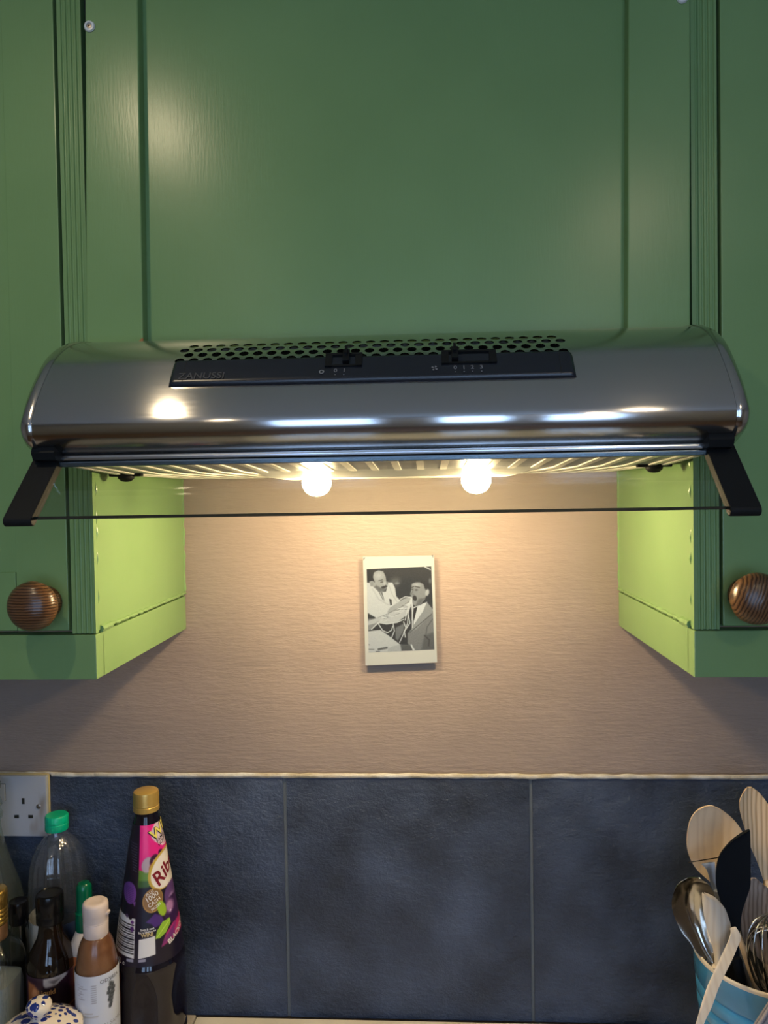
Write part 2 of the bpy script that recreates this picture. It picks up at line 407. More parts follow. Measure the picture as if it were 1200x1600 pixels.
knob(dl, (-.3500, yf, -.1055), knob_w); knob(dr, (.3478, yf, -.1045), knob_w2)

# cabinet above the hood
cc = empty('wall_cabinet', (0, -.14, .155)); tag(cc, 'green cabinet with plain sunk panel door above the cooker hood', 'cabinet')
MB().box(-.299, .299, -.286, -.001, .1575, ZTOP).build('carcass', paint, cc, smooth=False)
YD = -.305; zb0 = .1547
dm = MB()
def stile(mb, xa0, xa1, xb0, xb1, y0, y1, za, zb):      # vertical board whose edges run very slightly out of true
    mb.add([(xa0, y0, za), (xb0, y0, za), (xb0, y1, za), (xa0, y1, za), (xa1, y0, zb), (xb1, y0, zb), (xb1, y1, zb), (xa1, y1, zb)],
           [(0, 1, 5, 4), (1, 2, 6, 5), (2, 3, 7, 6), (3, 0, 4, 7), (0, 3, 2, 1), (4, 5, 6, 7)])
stile(dm, -.2985, -.2882, -.2405, -.2368, YD, YD + .018, zb0, ZTOP)
stile(dm, .2357, .2411, .2952, .2982, YD, YD + .018, zb0 - .004, ZTOP)
dm.box(-.245, .245, YD, YD + .018, ZTOP - .06, ZTOP)
for a_, b_ in ((-.2990, -.2860), (.2900, .2990)): MB().box(a_, b_, -.2875, -.2861, .158, ZTOP).build('door_gap_shade', dark_gap, cc, smooth=False)  # dark strips put in for the shade between door and pilasters
bmx = MB(); bmx.v = dm.v; bmx.f = dm.f; bmx.m = dm.m
dc = bmx.build('door', paint, cc, angle=30)
bv = dc.modifiers.new('soft_edge', 'BEVEL'); bv.width = .0014; bv.segments = 2; bv.limit_method = 'ANGLE'; bv.harden_normals = True
MB().box(-.243, .243, YD + .0135, YD + .0175, zb0 - .004, ZTOP - .05).build('door_panel', paint, dc, smooth=False)
screw_m = mat('screw_metal', (.35, .30, .26), .35, .9); ring_m = mat('screw_cup_white', (.62, .66, .66), .3)
for sx, sz in ((-.2866, .4672), (.2894, .4665)):
    k = MB().lathe([(.0052, 0), (.0056, .0008), (.0048, .0024), (.0030, .0026), (.0026, .0012), (0, .0012)], 24, (sx, YD, sz), 'Y').build('screw_cup', ring_m, dc)
    MB().lathe([(.0025, .0010), (.0023, .0020), (.0009, .0021), (.0008, .0012), (0, .0012)], 16, (sx, YD, sz), 'Y').build('screw', screw_m, k)
MB().add([(-.2455, YD - .0004, zb0), (-.2403, YD - .0004, zb0), (-.2403, YD - .0004, zb0 + .0042), (-.2425, YD - .0004, zb0 + .0036), (-.2440, YD - .0004, zb0 + .0018),
          (-.2455, YD + .001, zb0), (-.2403, YD + .001, zb0), (-.2403, YD + .001, zb0 + .0042), (-.2425, YD + .001, zb0 + .0036), (-.2440, YD + .001, zb0 + .0018)],
         [(0, 1, 2, 3, 4), (9, 8, 7, 6, 5), (0, 5, 6, 1), (1, 6, 7, 2), (2, 7, 8, 3), (3, 8, 9, 4), (4, 9, 5, 0)]).build('paint_chip', bare, dc, smooth=False)

# ================================================================== COOKER HOOD
HX = -.0015; HW = .3025
PP = [(-.300, .1560), (-.335, .1495), (-.362, .1395), (-.3850, .1250), (-.402, .1075), (-.4155, .0905), (-.4260, .0735), (-.4305, .060), (-.4235, .047), (-.402, .037)]
PC = np.array(catmull(PP, 24)); PS = np.r_[0, np.cumsum(np.hypot(*np.diff(PC, axis=0).T))]; SMAX = PS[-1]
def prof(s): return float(np.interp(s, PS, PC[:, 0])), float(np.interp(s, PS, PC[:, 1]))
def pnorm(s):
    a = prof(max(0, s - .003)); b = prof(min(SMAX, s + .003)); ty, tz = b[0] - a[0], b[1] - a[1]; l = hypot(ty, tz)
    return (tz / l, -ty / l) if (tz * -1 - 0) > 0 and False else ((tz) / l, (-ty) / l)
def pin(x, s, off=0):
    y, z = prof(s); ny, nz = pnorm(s); return (x, y + ny * off, z + nz * off)
_t = pnorm(.12); SGN = 1 if _t[1] > 0 else -1
def pt(x, s, off=0): return pin(x, s, off * SGN)
hood = empty('cooker_hood', (HX, -.2, .031)); tag(hood, 'brushed stainless steel cooker hood with curved front and glass visor, lamps lit', 'cooker hood')
# body shell with real perforations
BX0, BX1 = HX - .2905, HX + .2905
PIT = .01243; RH = .0098; S0 = .0651; NR = 4; NH = 28; SH1 = S0 + NR * RH
PX0, PX1 = -.1765 - .012, -.1765 + 28 * PIT + .006
V = []; Fc = []; SV = []
def addv(x, s, off=0, nr=None): V.append(pt(x, s, off)); SV.append((s, nr)); return len(V) - 1
def quadgrid(xs, ss):
    idx = [[addv(x, s) for x in xs] for s in ss]
    for i in range(len(ss) - 1):
        for j in range(len(xs) - 1): Fc.append((idx[i][j], idx[i][j + 1], idx[i + 1][j + 1], idx[i + 1][j]))
quadgrid(np.linspace(BX0, BX1, 12), np.linspace(0, S0, 10))
quadgrid(np.linspace(BX0, BX1, 12), np.linspace(SH1, SMAX, 44))
quadgrid(np.linspace(BX0, PX0, 4), np.linspace(S0, SH1, 17)); quadgrid(np.linspace(PX1, BX1, 4), np.linspace(S0, SH1, 17))
for r in range(NR):                                   # row 0 = highest
    sc = S0 + (r + .5) * RH; n = NH if r % 2 else NH - 1
    xs0 = -.1765 if r % 2 else -.1765 + PIT / 2
    sa, sb = sc - RH / 2, sc + RH / 2
    quadgrid([PX0, xs0 - PIT / 2], np.linspace(sa, sb, 5)); quadgrid([xs0 + (n - .5) * PIT, PX1], np.linspace(sa, sb, 5))
    for k in range(n):
        cx = xs0 + k * PIT; M_ = 20; a_ = []; b_ = []; c_ = []; e_ = []
        for q in range(M_):
            t = 2 * pi * (q + .5) / M_; dx, ds = cos(t), sin(t)
            f = min((PIT / 2) / max(abs(dx), 1e-9), (RH / 2) / max(abs(ds), 1e-9))
            a_.append(addv(cx + dx * f, sc + ds * f)); b_.append(addv(cx + dx * .0042, sc + ds * .0041)); nr = (-dx, -ds); c_.append(addv(cx + dx * .0042, sc + ds * .0041, -.0012, nr)); e_.append(addv(cx + dx * .0042, sc + ds * .0041, 0, nr))
        # corners
        cor = {}
        for sx in (1, -1):
            for sy in (1, -1): cor[(sx, sy)] = addv(cx + sx * PIT / 2, sc + sy * RH / 2)
        for q in range(M_):
            w = (q + 1) % M_
            Fc.append((a_[q], a_[w], b_[w], b_[q])); Fc.append((e_[q], e_[w], c_[w], c_[q]))
            p0, p1 = V[a_[q]], V[a_[w]]
            t0 = 2 * pi * (q + .5) / M_; t1 = 2 * pi * (q + 1.5) / M_
            for (sx, sy), ci in cor.items():
                ta = atan2(sy * RH, sx * PIT) % (2 * pi)
                if t0 < ta < t1: Fc.append((a_[q], ci, a_[w]))
me = bpy.data.meshes.new('body'); off = Vector((HX, -.2, .031))
me.from_pydata([tuple(Vector(v) - off) for v in V], [], Fc)
bo = link('body', me, brushed, hood, angle=None)
nrm = []
for s, of in SV:
    ny, nz = pnorm(s)
    if of is None: nrm.append((0, ny * SGN, nz * SGN))
    else: nrm.append((of[0], of[1] * -nz, of[1] * ny) if False else (of[0], -of[1] * nz * SGN, of[1] * ny * SGN))
for p in me.polygons: p.use_smooth = True
# wall thickness faces of the holes keep the shell normal: they are 1 mm deep
bm = bmesh.new(); bm.from_mesh(me); bm.normal_update()
for f in bm.faces:
    c = f.calc_center_median() + off; s = float(PS[np.argmin((PC[:, 0] - c.y) ** 2 + (PC[:, 1] - c.z) ** 2)])
    ny, nz = pnorm(s)
    if f.normal.y * ny * SGN + f.normal.z * nz * SGN < 0: f.normal_flip()
bm.to_mesh(me); bm.free()
me.normals_split_custom_set_from_vertices(nrm)
# near-black sheet standing in for the unlit inside behind the holes
ins = MB(); k = 14; ss = np.linspace(.01, .12, k)
vv = [pt(-.22, s, -.012) for s in ss] + [pt(.22, s, -.012) for s in ss]
ins.add(vv, [(i, i + 1, k + i + 1, k + i) for i in range(k - 1)]); ins.build('dark_backing', mat('hood_inside', (.006, .006, .007), .8), hood)
# rounded end caps
for sg in (-1, 1):
    st_ = [(.2900, -.0020), (.2902, .0006), (.2922, .0014), (.2960, .0012), (.2995, -.0004), (.3015, -.0032), (.3025, -.0075)]
    ss = np.linspace(0, SMAX, 60); vs = []; fs = []
    for d, of in st_:
        vs += [pt(HX + sg * d, s, of) for s in ss]
    n = len(ss)
    for i in range(len(st_) - 1):
        for j in range(n - 1): fs.append((i * n + j, i * n + j + 1, (i + 1) * n + j + 1, (i + 1) * n + j))
    a = (len(st_) - 1) * n; base = len(vs)
    vs += [(HX + sg * .3025, -.297, .148), (HX + sg * .3025, -.297, .040)]
    fs.append(tuple(range(a, a + n)) + (base + 1, base))
    e = MB().add(vs, fs).build('end_cap', chrome, hood, angle=55)
    e['label'] = 'polished curved end of the hood'
# control strip
CS0, CS1 = .1040, .1340; cxa, cxb = -.1795, .1655
def strip(x0, x1, nx, name, m, r=.004):
    xs = list(x0 + np.array([0, .0006, .002, .0045])) + list(np.linspace(x0 + .006, x1 - .006, nx)) + list(x1 - np.array([.0045, .002, .0006, 0]))
    vs = []; fs = []; tt = [0, .03, .1] + list(np.linspace(.16, .9, 12)) + [.96, 1]
    for x in xs:
        e = min(x - x0, x1 - x); ins_ = .009 * (1 - sqrt(max(0, 1 - (1 - min(1, e / .006)) ** 2))) if e < .006 else 0
        for t in tt:
            s = CS0 + ins_ * .8 + t * (CS1 - CS0 - ins_ * .8); h = (.0062 - .0024 * t) * min(1, sqrt(max(0, min(t, 1 - t)) / .07)) * min(1, sqrt(max(e, 0) / .003) + .02)
            vs.append(pt(x, s, h))
    n = len(tt)
    for i in range(len(xs) - 1):
        for j in range(n - 1): fs.append((i * n + j, i * n + j + 1, (i + 1) * n + j + 1, (i + 1) * n + j))
    return MB().add(vs, fs).build(name, m, hood, angle=75)
ctl = strip(cxa, cxb, 70, 'control_strip', control_pl); ctl['label'] = 'long black control strip with two slide switches'
for xx in (cxa + .0125, cxb - .0125):
    seam = MB(); seam.tube([pt(xx, s, .0061 - .0024 * (s - CS0) / (CS1 - CS0)) for s in np.linspace(CS0 + .003, CS1 - .002, 10)], .00035, 6)
    seam.build('seam', dark_gap, ctl)
def on_strip(txt, x, s, size, m, bold=0, h=.0050, name='lettering', sx=1):
    vs, fs = text_mesh(txt, size, bold)
    return MB().add([pt(x + u * sx, s - v, h) for u, v in vs], fs).build(name, m, ctl, smooth=False)
on_strip('ZANUSSI', -.1510, .1262, .0104, dim_print, .012, sx=.98)['label'] = 'grey maker lettering at the left end'
def xw(px, py): return at(px, py, -.405).x
SN = .1238
for px, t in ((525.5, '0'), (539, '1'), (711, '0'), (724.5, '1'), (737.5, '2'), (751.5, '3')):
    on_strip(t, xw(px, 586), SN, .0062, grey_print, .01)
    on_strip('.', xw(px, 590), SN + .0030, .0078, grey_print, .01)
def ring(x, s, r0, r1, h=.0050):
    vs = []; n = 20
    for k in range(n):
        a = 2 * pi * k / n; vs += [pt(x + cos(a) * r0, s + sin(a) * r0, h), pt(x + cos(a) * r1, s + sin(a) * r1, h)]
    return vs, [(2 * k, 2 * k + 1, (2 * k + 3) % (2 * n), (2 * k + 2) % (2 * n)) for k in range(n)]
MB().add(*ring(xw(504, 589), SN + .001, .0012, .0023)).build('lamp_symbol', grey_print, ctl, smooth=False)
fan = MB(); fxx = xw(679, 585)
for q in range(4):
    a = q * pi / 2 + .3; vs = [pt(fxx + cos(a + b) * rr * .0028, SN + sin(a + b) * rr * .0030, .0050) for b, rr in ((0, .15), (-.1, 1), (.45, 1.05), (.75, .7))]
    fan.add(vs, [(0, 1, 2, 3)])
fan.build('fan_symbol', grey_print, ctl, smooth=False)
def slide_switch(pa, pb, ps, plate=0):
    x0, x1, xs_ = xw(pa, 575), xw(pb, 575), xw(ps, 575)
    f = MB(); s0, s1 = CS0 - .001, CS0 + .0155
    ss = np.linspace(s0, s1, 8)
    def slab(mb, xa, xb, sa, sb, h0, h1):
        q = np.linspace(sa, sb, 6); vs = []
        for s in q: vs += [pt(xa, s, h0), pt(xa, s, h1), pt(xb, s, h1), pt(xb, s, h0)]
        fs = []
        for i in range(5):
            for j in range(4): fs.append((4 * i + j, 4 * i + (j + 1) % 4, 4 * i + 4 + (j + 1) % 4, 4 * i + 4 + j))
        fs += [(0, 1, 2, 3), (23, 22, 21, 20)]
        return mb.add(vs, fs)
    slab(f, x0, x1, s0, s0 + .0025, .002, .0070); slab(f, x0, x1, s1 - .002, s1, .002, .0062)
    slab(f, x0, x0 + .006, s0, s1, .002, .0068); slab(f, x1 - .006, x1, s0, s1, .002, .0068)
    w = f.build('switch_surround', black_pl, ctl, angle=30)
    k = MB(); slab(k, xs_ - .0028, xs_ + .0028, s0 - .001, s1 - .003, .003, .0100); slab(k, xs_ - .0012, xs_ + .0012, s0 - .003, s0 + .006, .003, .0120)
    k.build('slide_switch', blk_gloss, ctl, angle=30)
slide_switch(508, 566, 541); slide_switch(690, 776, 711)

# housing, underside, filter
MB().box(HX - .298, HX + .298, -.2945, -.001, .0335, .150).box(HX - .2895, HX + .2895, -.398, -.29, .0335, .036).build('housing', under_m, hood, smooth=False)
def zf(y): return .0318 - .0062 * min(1, max(0, (y + .392) / .13))
def slope(mb, x0, x1, ya, yb, dz0, dz1):
    ys = [ya] + [v for v in (-.262,) if ya < v < yb] + [yb]
    prism_x(mb, [(y, zf(y) + dz0) for y in ys] + [(y, zf(y) + dz1) for y in ys[::-1]], x0, x1)
fl = MB(); z = .0315
slope(fl, HX - .286, HX + .286, -.392, -.384, -.001, .0015); slope(fl, HX - .286, HX + .286, -.012, -.004, -.0016, .0015)
slope(fl, HX - .286, HX - .280, -.392, -.004, -.0016, .0015); slope(fl, HX + .280, HX + .286, -.392, -.004, -.0016, .0015)
k = 0; x = .0105
xsb = [.0105 + i * .0235 for i in range(-12, 12)]
for x in xsb: slope(fl, x - .0034, x + .0034, -.385, -.01, -.0014, 0)
flt = fl.build('grease_filter', bar_m, hood, angle=30)
sl = MB(); y = -.380
while y < -.015: slope(sl, HX - .28, HX + .28, y, y + .0052, -.0002, .0012); y += .0085
sl.build('filter_slats', slat_m, flt, smooth=False)
# opal lamp lens: a shallow tray with sloping sides
tl = []
def tray(mb, a, b): 
    (x0, x1, y0, y1, z0), (u0, u1, v0, v1, z1) = a, b
    vs = [(x0, y0, z0), (x1, y0, z0), (x1, y1, z0), (x0, y1, z0), (u0, v0, z1), (u1, v0, z1), (u1, v1, z1), (u0, v1, z1)]
    return mb.add(vs, [(0, 1, 5, 4), (1, 2, 6, 5), (2, 3, 7, 6), (3, 0, 4, 7), (4, 5, 6, 7)])
tray(MB(), (-.150, .160, -.262, -.105, .0262), (-.122, .135, -.230, -.125, .0178)).build('lamp_lens', lens_m, hood, smooth=False)['label'] = 'shallow white opal lamp cover'
for lx in (-.0835, .0955):
    MB().lathe([(.0, -.0105), (.007, -.0092), (.0125, -.0055), (.0158, .0005), (.0165, .006), (.0140, .0105), (0, .0125)], 28, (lx, -.200, .0085)).build('bulb', bulb_m, hood)['label'] = 'lit warm lamp bulb'
# latches
for px, py in ((197, 739), (1022, 728)):
    p = at(px, py, -.26); lx, lz = p.x, .0235
    l = MB().box(lx - .0175, lx + .0175, -.264, -.256, lz - .0010, lz + .0030, .001)
    l.lathe([(.0, -.0068), (.005, -.0062), (.0085, -.003), (.009, .001), (.007, .0045)], 24, (lx, -.26, lz))
    l.build('filter_latch', black_pl, hood)
# visor
vis = MB(); y0, z0, y1, z1 = -.4035, .0320, -.4520, -.0155; t_ = .0018
d = Vector((y1 - y0, z1 - z0)).normalized(); nn = Vector((-d.y, d.x))
q = [(y0 + nn.x * t_, z0 + nn.y * t_), (y1 + nn.x * t_, z1 + nn.y * t_), (y1 - nn.x * t_, z1 - nn.y * t_), (y0 - nn.x * t_, z0 - nn.y * t_)]
XA, XB = -.2805, .2745
vs = [(XA, *p) for p in q] + [(XB, *p) for p in q]
vis.add(vs, [(0, 1, 5, 4), (2, 3, 7, 6)], 0).add(vs, [(1, 2, 6, 5), (3, 0, 4, 7), (0, 3, 2, 1), (4, 5, 6, 7)], 1)
vz = vis.build('visor', [visor_m, visor_edge], hood, smooth=False); vz['label'] = 'slanting smoked glass visor'
MB().box(XA + .0005, XB - .0005, -.4075, -.3985, .0328, .0378, .0022).build('sash_bar', sash_m, vz)
MB().box(XA + .0005, XB - .0005, -.4075, -.4000, .0275, .0322, .0012).build('lower_sash_bar', mat('blue_grey_trim', (.16, .20, .24), .25, .8), vz)
for a, b in ((-.3035, -.2795), (.2725, .2965)):
    dd = Vector((y1 - y0, z1 - z0)).normalized(); n2 = Vector((dd.y, -dd.x))
    A = Vector((y0, z0)) - dd * .0075; B = Vector((y1, z1)) + dd * .003
    h = .0045; poly = [A - n2 * h, A + n2 * h]
    for k in range(7):
        g_ = pi / 2 - pi * k / 6; poly.append(B + dd * h * cos(g_) + n2 * h * sin(g_))
    poly.append(A - n2 * h) if False else None
    am = MB(); prism_x(am, [tuple(p) for p in poly], a, b)
    ao = am.build('visor_arm', black_pl, vz, angle=35)
    bv = ao.modifiers.new('soft_edge', 'BEVEL'); bv.width = .0012; bv.segments = 2; bv.limit_method = 'ANGLE'; bv.harden_normals = True
    mx = a + .006 if a < 0 else a - .002
    mc = MB(); pl_ = [(-.4035, .031), (-.4185, .0335), (-.4215, .0395), (-.4195, .0440), (-.412, .0475), (-.4035, .044)]
    prism_x(mc, pl_, mx, mx + .020); mc.build('arm_pivot', black_pl, ao, angle=50)

# ================================================================== SOCKET
sk = empty('wall_socket', (-.575, -.007, -.434)); tag(sk, 'white double wall socket set into the blue tiles at the left', 'socket')
sx1 = -.5008; sx0 = sx1 - .146; sz1, sz0 = -.3905, -.4765
MB().box(sx0, sx1, -.0165, -.0072, sz0, sz1, .0018).build('faceplate', white_pl, sk)
yel = mat('yellowed_edge', (.52, .44, .24), .6)
MB().box(sx1 + .0001, sx1 + .0011, -.0115, -.0072, sz0, sz1, .0003).box(sx0, sx1, -.0115, -.0072, sz1 + .0002, sz1 + .0012, .0003).build('backing_edge', yel, sk)
for cx in (-.5665, -.5345 - .0715 + .0):
    pass
for ex in (-.5345, -.5345 - .0717):
    sk2 = MB().box(ex - .002, ex + .002, -.0168, -.0160, -.4300, -.4215).box(ex - .0135, ex - .0068, -.0168, -.0160, -.4500, -.4455).box(ex + .0068, ex + .0135, -.0168, -.0160, -.4500, -.4455)
    sk2.build('pin_holes', dark_gap, sk, smooth=False)
for cx in (-.5655, -.5800):
    MB().box(cx - .0058, cx + .0058, -.0166, -.0163, -.4255, -.4010).build('switch_gap', dark_gap, sk, smooth=False)
    MB().box(cx - .0054, cx + .0054, -.0185, -.0160, -.4250, -.4015, .0006).build('rocker_switch', mat('rocker_white', (.42, .44, .50), .35), sk)
k = MB().lathe([(.0035, 0), (.0035, .0004), (.003, .0008), (0, .0009)], 20, (-.5124, -.0164, -.4335), 'Y').build('screw', screw_m, sk)
MB().box(-.5150, -.5098, -.01745, -.01715, -.4339, -.4331).build('screw_slot', dark_gap, k, smooth=False)

# ================================================================== painted prints (colour held on the mesh)
def sd_poly(P, X, Y):
    P = np.array(P, float); d = np.full(X.shape, 1e18); s = np.ones(X.shape); n = len(P); j = n - 1
    for i in range(n):
        ex, ey = P[j] - P[i]; wx = X - P[i][0]; wy = Y - P[i][1]
        t = np.clip((wx * ex + wy * ey) / max(ex * ex + ey * ey, 1e-12), 0, 1); bx = wx - ex * t; by = wy - ey * t
        d = np.minimum(d, bx * bx + by * by)
        c1 = Y >= P[i][1]; c2 = Y < P[j][1]; c3 = ex * wy > ey * wx
        fl_ = (c1 & c2 & c3) | (~c1 & ~c2 & ~c3); s = np.where(fl_, -s, s); j = i
    return s * np.sqrt(d)
def sd_line(P, X, Y):
    d = np.full(X.shape, 1e18)
    for a, b in zip(P[:-1], P[1:]):
        ex, ey = b[0] - a[0], b[1] - a[1]; wx = X - a[0]; wy = Y - a[1]; t = np.clip((wx * ex + wy * ey) / max(ex * ex + ey * ey, 1e-12), 0, 1)
        d = np.minimum(d, (wx - ex * t) ** 2 + (wy - ey * t) ** 2)
    return np.sqrt(d)
def paint_layers(X, Y, base, layers):
    C = np.zeros(X.shape + (3,)) + np.array(base)
    for L in layers:
        k, geo, col, soft = L[:4]
        if k == 'p': sd = sd_poly(geo, X, Y)
        elif k == 'l': sd = sd_line(geo, X, Y) - L[4]
        elif k == 'e':
            cx, cy, rx, ry, an = geo; u = (X - cx) * cos(an) + (Y - cy) * sin(an); v = -(X - cx) * sin(an) + (Y - cy) * cos(an)
            sd = (np.sqrt((u / rx) ** 2 + (v / ry) ** 2) - 1) * min(rx, ry)
        a = np.clip(.5 - sd / soft, 0, 1)[..., None]
        C = C * (1 - a) + np.array(col if hasattr(col, '__len__') else (col,) * 3) * a
    return C
def srgb(c): c = np.asarray(c, float) / 255; return np.where(c <= .04045, c / 12.92, ((c + .055) / 1.055) ** 2.4)
def grid_print(name, pos, nu, nv, C, m, parent, alpha_mask=None):
    "pos(i,j)->point grid with one painted colour per vertex"
    vs = [pos(i, j) for j in range(nv) for i in range(nu)]
    o_ = Vector(parent.location) - Vector((0, 0, E)); p = parent.parent
    while p is not None: o_ += Vector(p.location); p = p.parent
    fs = [(j * nu + i, j * nu + i + 1, (j + 1) * nu + i + 1, (j + 1) * nu + i) for j in range(nv - 1) for i in range(nu - 1)]
    me = bpy.data.meshes.new(name); me.from_pydata([tuple(Vector(v) - o_) for v in vs], [], fs)
    ca = me.color_attributes.new('Col', 'FLOAT_COLOR', 'POINT')
    arr = np.ones((nu * nv, 4)); arr[:, :3] = srgb(np.clip(C.reshape(-1, 3), 0, 255)); ca.data.foreach_set('color', arr.ravel().astype(np.float32))
    return link(name, me, m, parent, True, None)
print_m = vcol('printed_paper', .45, .3); label_m = vcol('printed_label', .33); matte_print = vcol('matte_label', .5)

# ---- postcard
pc = empty('postcard', (.001, -.006, -.162)); tag(pc, 'black and white postcard of two men with spaghetti, fixed to the wall', 'postcard')
c4 = [at(571, 1040, -.010), at(683, 1035, -.010), at(678, 868, -.010), at(567, 870, -.010)]
c4 = [Vector((p.x, -.010, p.z)) for p in c4]
card_m = mat('card_white', (.315, .355, .385), .45, spec=.3)
nv_ = []; th = .0012
vs = c4 + [p + Vector((0, th, 0)) for p in c4]
co = MB().add(vs, [(0, 1, 2, 3), (7, 6, 5, 4), (0, 4, 5, 1), (1, 5, 6, 2), (2, 6, 7, 3), (3, 7, 4, 0)]).build('card', card_m, pc, smooth=False)
MB().box(-.038, .040, -.0087, -.0002, -.215, -.105).build('sticky_pad', mat('foam_pad', (.5, .48, .45), .8), pc, smooth=False)
pn = [(205, 1345), (1022, 1341), (986, 300), (178, 318)]
def cardpt(zx, zy):                                    # position inside the card from print coordinates
    u = (zx - 130 - (zy - 160) * .026) / (1020 - 130); v = 1 - (zy - 165) / (1505 - 165)
    a = c4[0].lerp(c4[1], u); b = c4[3].lerp(c4[2], u); return a.lerp(b, v) - Vector((0, .0003, 0))
NU, NV = 190, 236
U, Vv = np.meshgrid(np.linspace(0, 1, NU), np.linspace(0, 1, NV))
def quadmap(u, v):
    a = np.array(pn[0]) * (1 - u) + np.array(pn[1]) * u; b = np.array(pn[3]) * (1 - u) + np.array(pn[2]) * u; return a * (1 - v) + b * v
ZX = ((1 - U) * pn[0][0] + U * pn[1][0]) * (1 - Vv) + ((1 - U) * pn[3][0] + U * pn[2][0]) * Vv
ZY = ((1 - U) * pn[0][1] + U * pn[1][1]) * (1 - Vv) + ((1 - U) * pn[3][1] + U * pn[2][1]) * Vv
ly = [('e', (540, 470, 60, 60, 0), 85, 60), ('p', [(400, 318), (990, 300), (1000, 700), (960, 500), (700, 420), (480, 430)], 48, 60),
 ('e', (560, 500, 30, 14, 0), 130, 14),
 ('p', [(178, 480), (235, 490), (330, 600), (420, 600), (445, 485), (500, 490), (535, 560), (550, 660), (610, 725), (500, 800), (450, 870), (300, 925), (190, 865)], 222, 12),
 ('l', [(440, 480), (500, 640), (560, 730)], 180, 14, 3), ('l', [(250, 560), (330, 690), (440, 760), (470, 760)], 190, 20, 4), ('l', [(190, 860), (280, 915)], 60, 10, 5),
 ('p', [(460, 690), (490, 700), (495, 765), (475, 770)], 40, 10), ('p', [(330, 605), (375, 605), (405, 715), (380, 700)], 120, 8), ('l', [(350, 615), (400, 710)], 200, 8, 4),
 ('p', [(262, 360), (320, 335), (385, 350), (415, 410), (425, 470), (443, 520), (425, 560), (385, 602), (330, 590), (270, 540), (225, 520), (210, 470), (250, 460)], 165, 12),
 ('p', [(178, 325), (330, 330), (270, 360), (258, 420), (280, 480), (240, 455), (205, 470), (178, 475)], 34, 12),
 ('p', [(300, 520), (370, 560), (420, 560), (400, 600), (330, 590), (270, 540)], 105, 22), ('l', [(330, 462), (375, 452)], 60, 10, 5), ('l', [(355, 480), (380, 478)], 50, 8, 5),
 ('e', (402, 500, 14, 24, .2), 190, 14), ('p', [(360, 540), (420, 520), (442, 535), (400, 560), (370, 562)], 45, 10), ('e', (245, 500, 16, 30, .3), 150, 12), ('e', (330, 400, 45, 40, 0), 195, 60),
 ('p', [(190, 930), (300, 930), (330, 990), (240, 1060), (192, 1080)], 150, 16), ('p', [(320, 985), (640, 950), (720, 900), (700, 1240), (560, 1230), (400, 1110)], 44, 14),
 ('p', [(540, 1050), (650, 1000), (640, 1090), (570, 1210), (540, 1190)], 120, 16),
 ('p', [(930, 745), (1005, 840), (1022, 1345), (770, 1340), (690, 1250), (690, 1130), (760, 1040), (870, 850)], 132, 12), ('p', [(930, 745), (1005, 840), (980, 900), (800, 1080), (720, 1120), (760, 1020)], 158, 14),
 ('l', [(985, 900), (860, 1000), (720, 1115)], 70, 10, 4), ('p', [(900, 1160), (1022, 1120), (1022, 1345), (860, 1340), (880, 1240)], 95, 30), ('l', [(900, 1160), (960, 1220), (950, 1290)], 55, 16, 6),
 ('l', [(1000, 960), (930, 1060), (915, 1170)], 85, 12, 5),
 ('p', [(765, 800), (860, 770), (932, 742), (880, 860), (765, 1025)], 236, 8), ('p', [(768, 815), (812, 800), (800, 850), (770, 970), (758, 900)], 30, 8),
 ('p', [(745, 510), (800, 485), (870, 490), (915, 560), (925, 650), (905, 710), (850, 770), (790, 790), (760, 770), (755, 700), (722, 640), (735, 590)], 150, 12),
 ('p', [(750, 505), (800, 480), (880, 478), (955, 520), (965, 600), (930, 600), (905, 575), (890, 520), (840, 492), (780, 495)], 40, 14),
 ('e', (935, 625, 24, 42, .2), 200, 14), ('e', (800, 530, 40, 22, 0), 195, 40), ('e', (780, 690, 24, 34, -.3), 35, 12), ('l', [(735, 560), (770, 545)], 60, 10, 5), ('l', [(785, 545), (840, 560)], 60, 10, 6),
 ('e', (800, 590, 18, 10, 0), 80, 10), ('e', (750, 582, 12, 8, 0), 80, 10), ('l', [(762, 590), (738, 640), (765, 645)], 110, 10, 4), ('p', [(830, 700), (910, 690), (850, 775), (790, 790)], 105, 26),
 ('p', [(190, 960), (430, 880), (450, 820), (640, 700), (730, 672), (750, 700), (740, 780), (680, 900), (560, 985), (420, 1000), (330, 975), (190, 1010)], 205, 10),
 ('p', [(440, 850), (470, 800), (640, 695), (730, 680), (720, 720), (600, 790), (450, 865)], 178, 14), ('l', [(450, 868), (600, 800), (720, 725)], 120, 12, 4)]
rng = random.Random(3)
for i in range(46):
    x0, y0 = rng.uniform(300, 700), 0; y0 = 985 - (x0 - 300) * .5 + rng.uniform(-45, 30); a = rng.uniform(-.9, .3); L_ = rng.uniform(25, 70)
    ly.append(('l', [(x0, y0), (x0 + cos(a) * L_, y0 + sin(a) * L_ * .7)], rng.choice([120, 150, 245, 240]), 7, 2.2))
for P in ([(738, 690), (748, 860), (750, 1055)], [(735, 700), (700, 860), (690, 1000), (640, 1130), (590, 1235)], [(725, 720), (690, 830), (660, 960)], [(700, 900), (720, 1000), (650, 1100), (662, 1172)],
          [(640, 980), (670, 1060), (640, 1120)], [(320, 985), (380, 1080), (440, 1108), (490, 1080), (505, 1030)], [(510, 1000), (525, 1090), (490, 1175)], [(320, 985), (240, 1060)], [(330, 980), (430, 1000), (560, 985), (640, 950)], [(600, 700), (660, 670), (740, 680)], [(742, 690), (756, 820), (748, 960)]):
    ly.append(('l', P, 235, 9, 6))
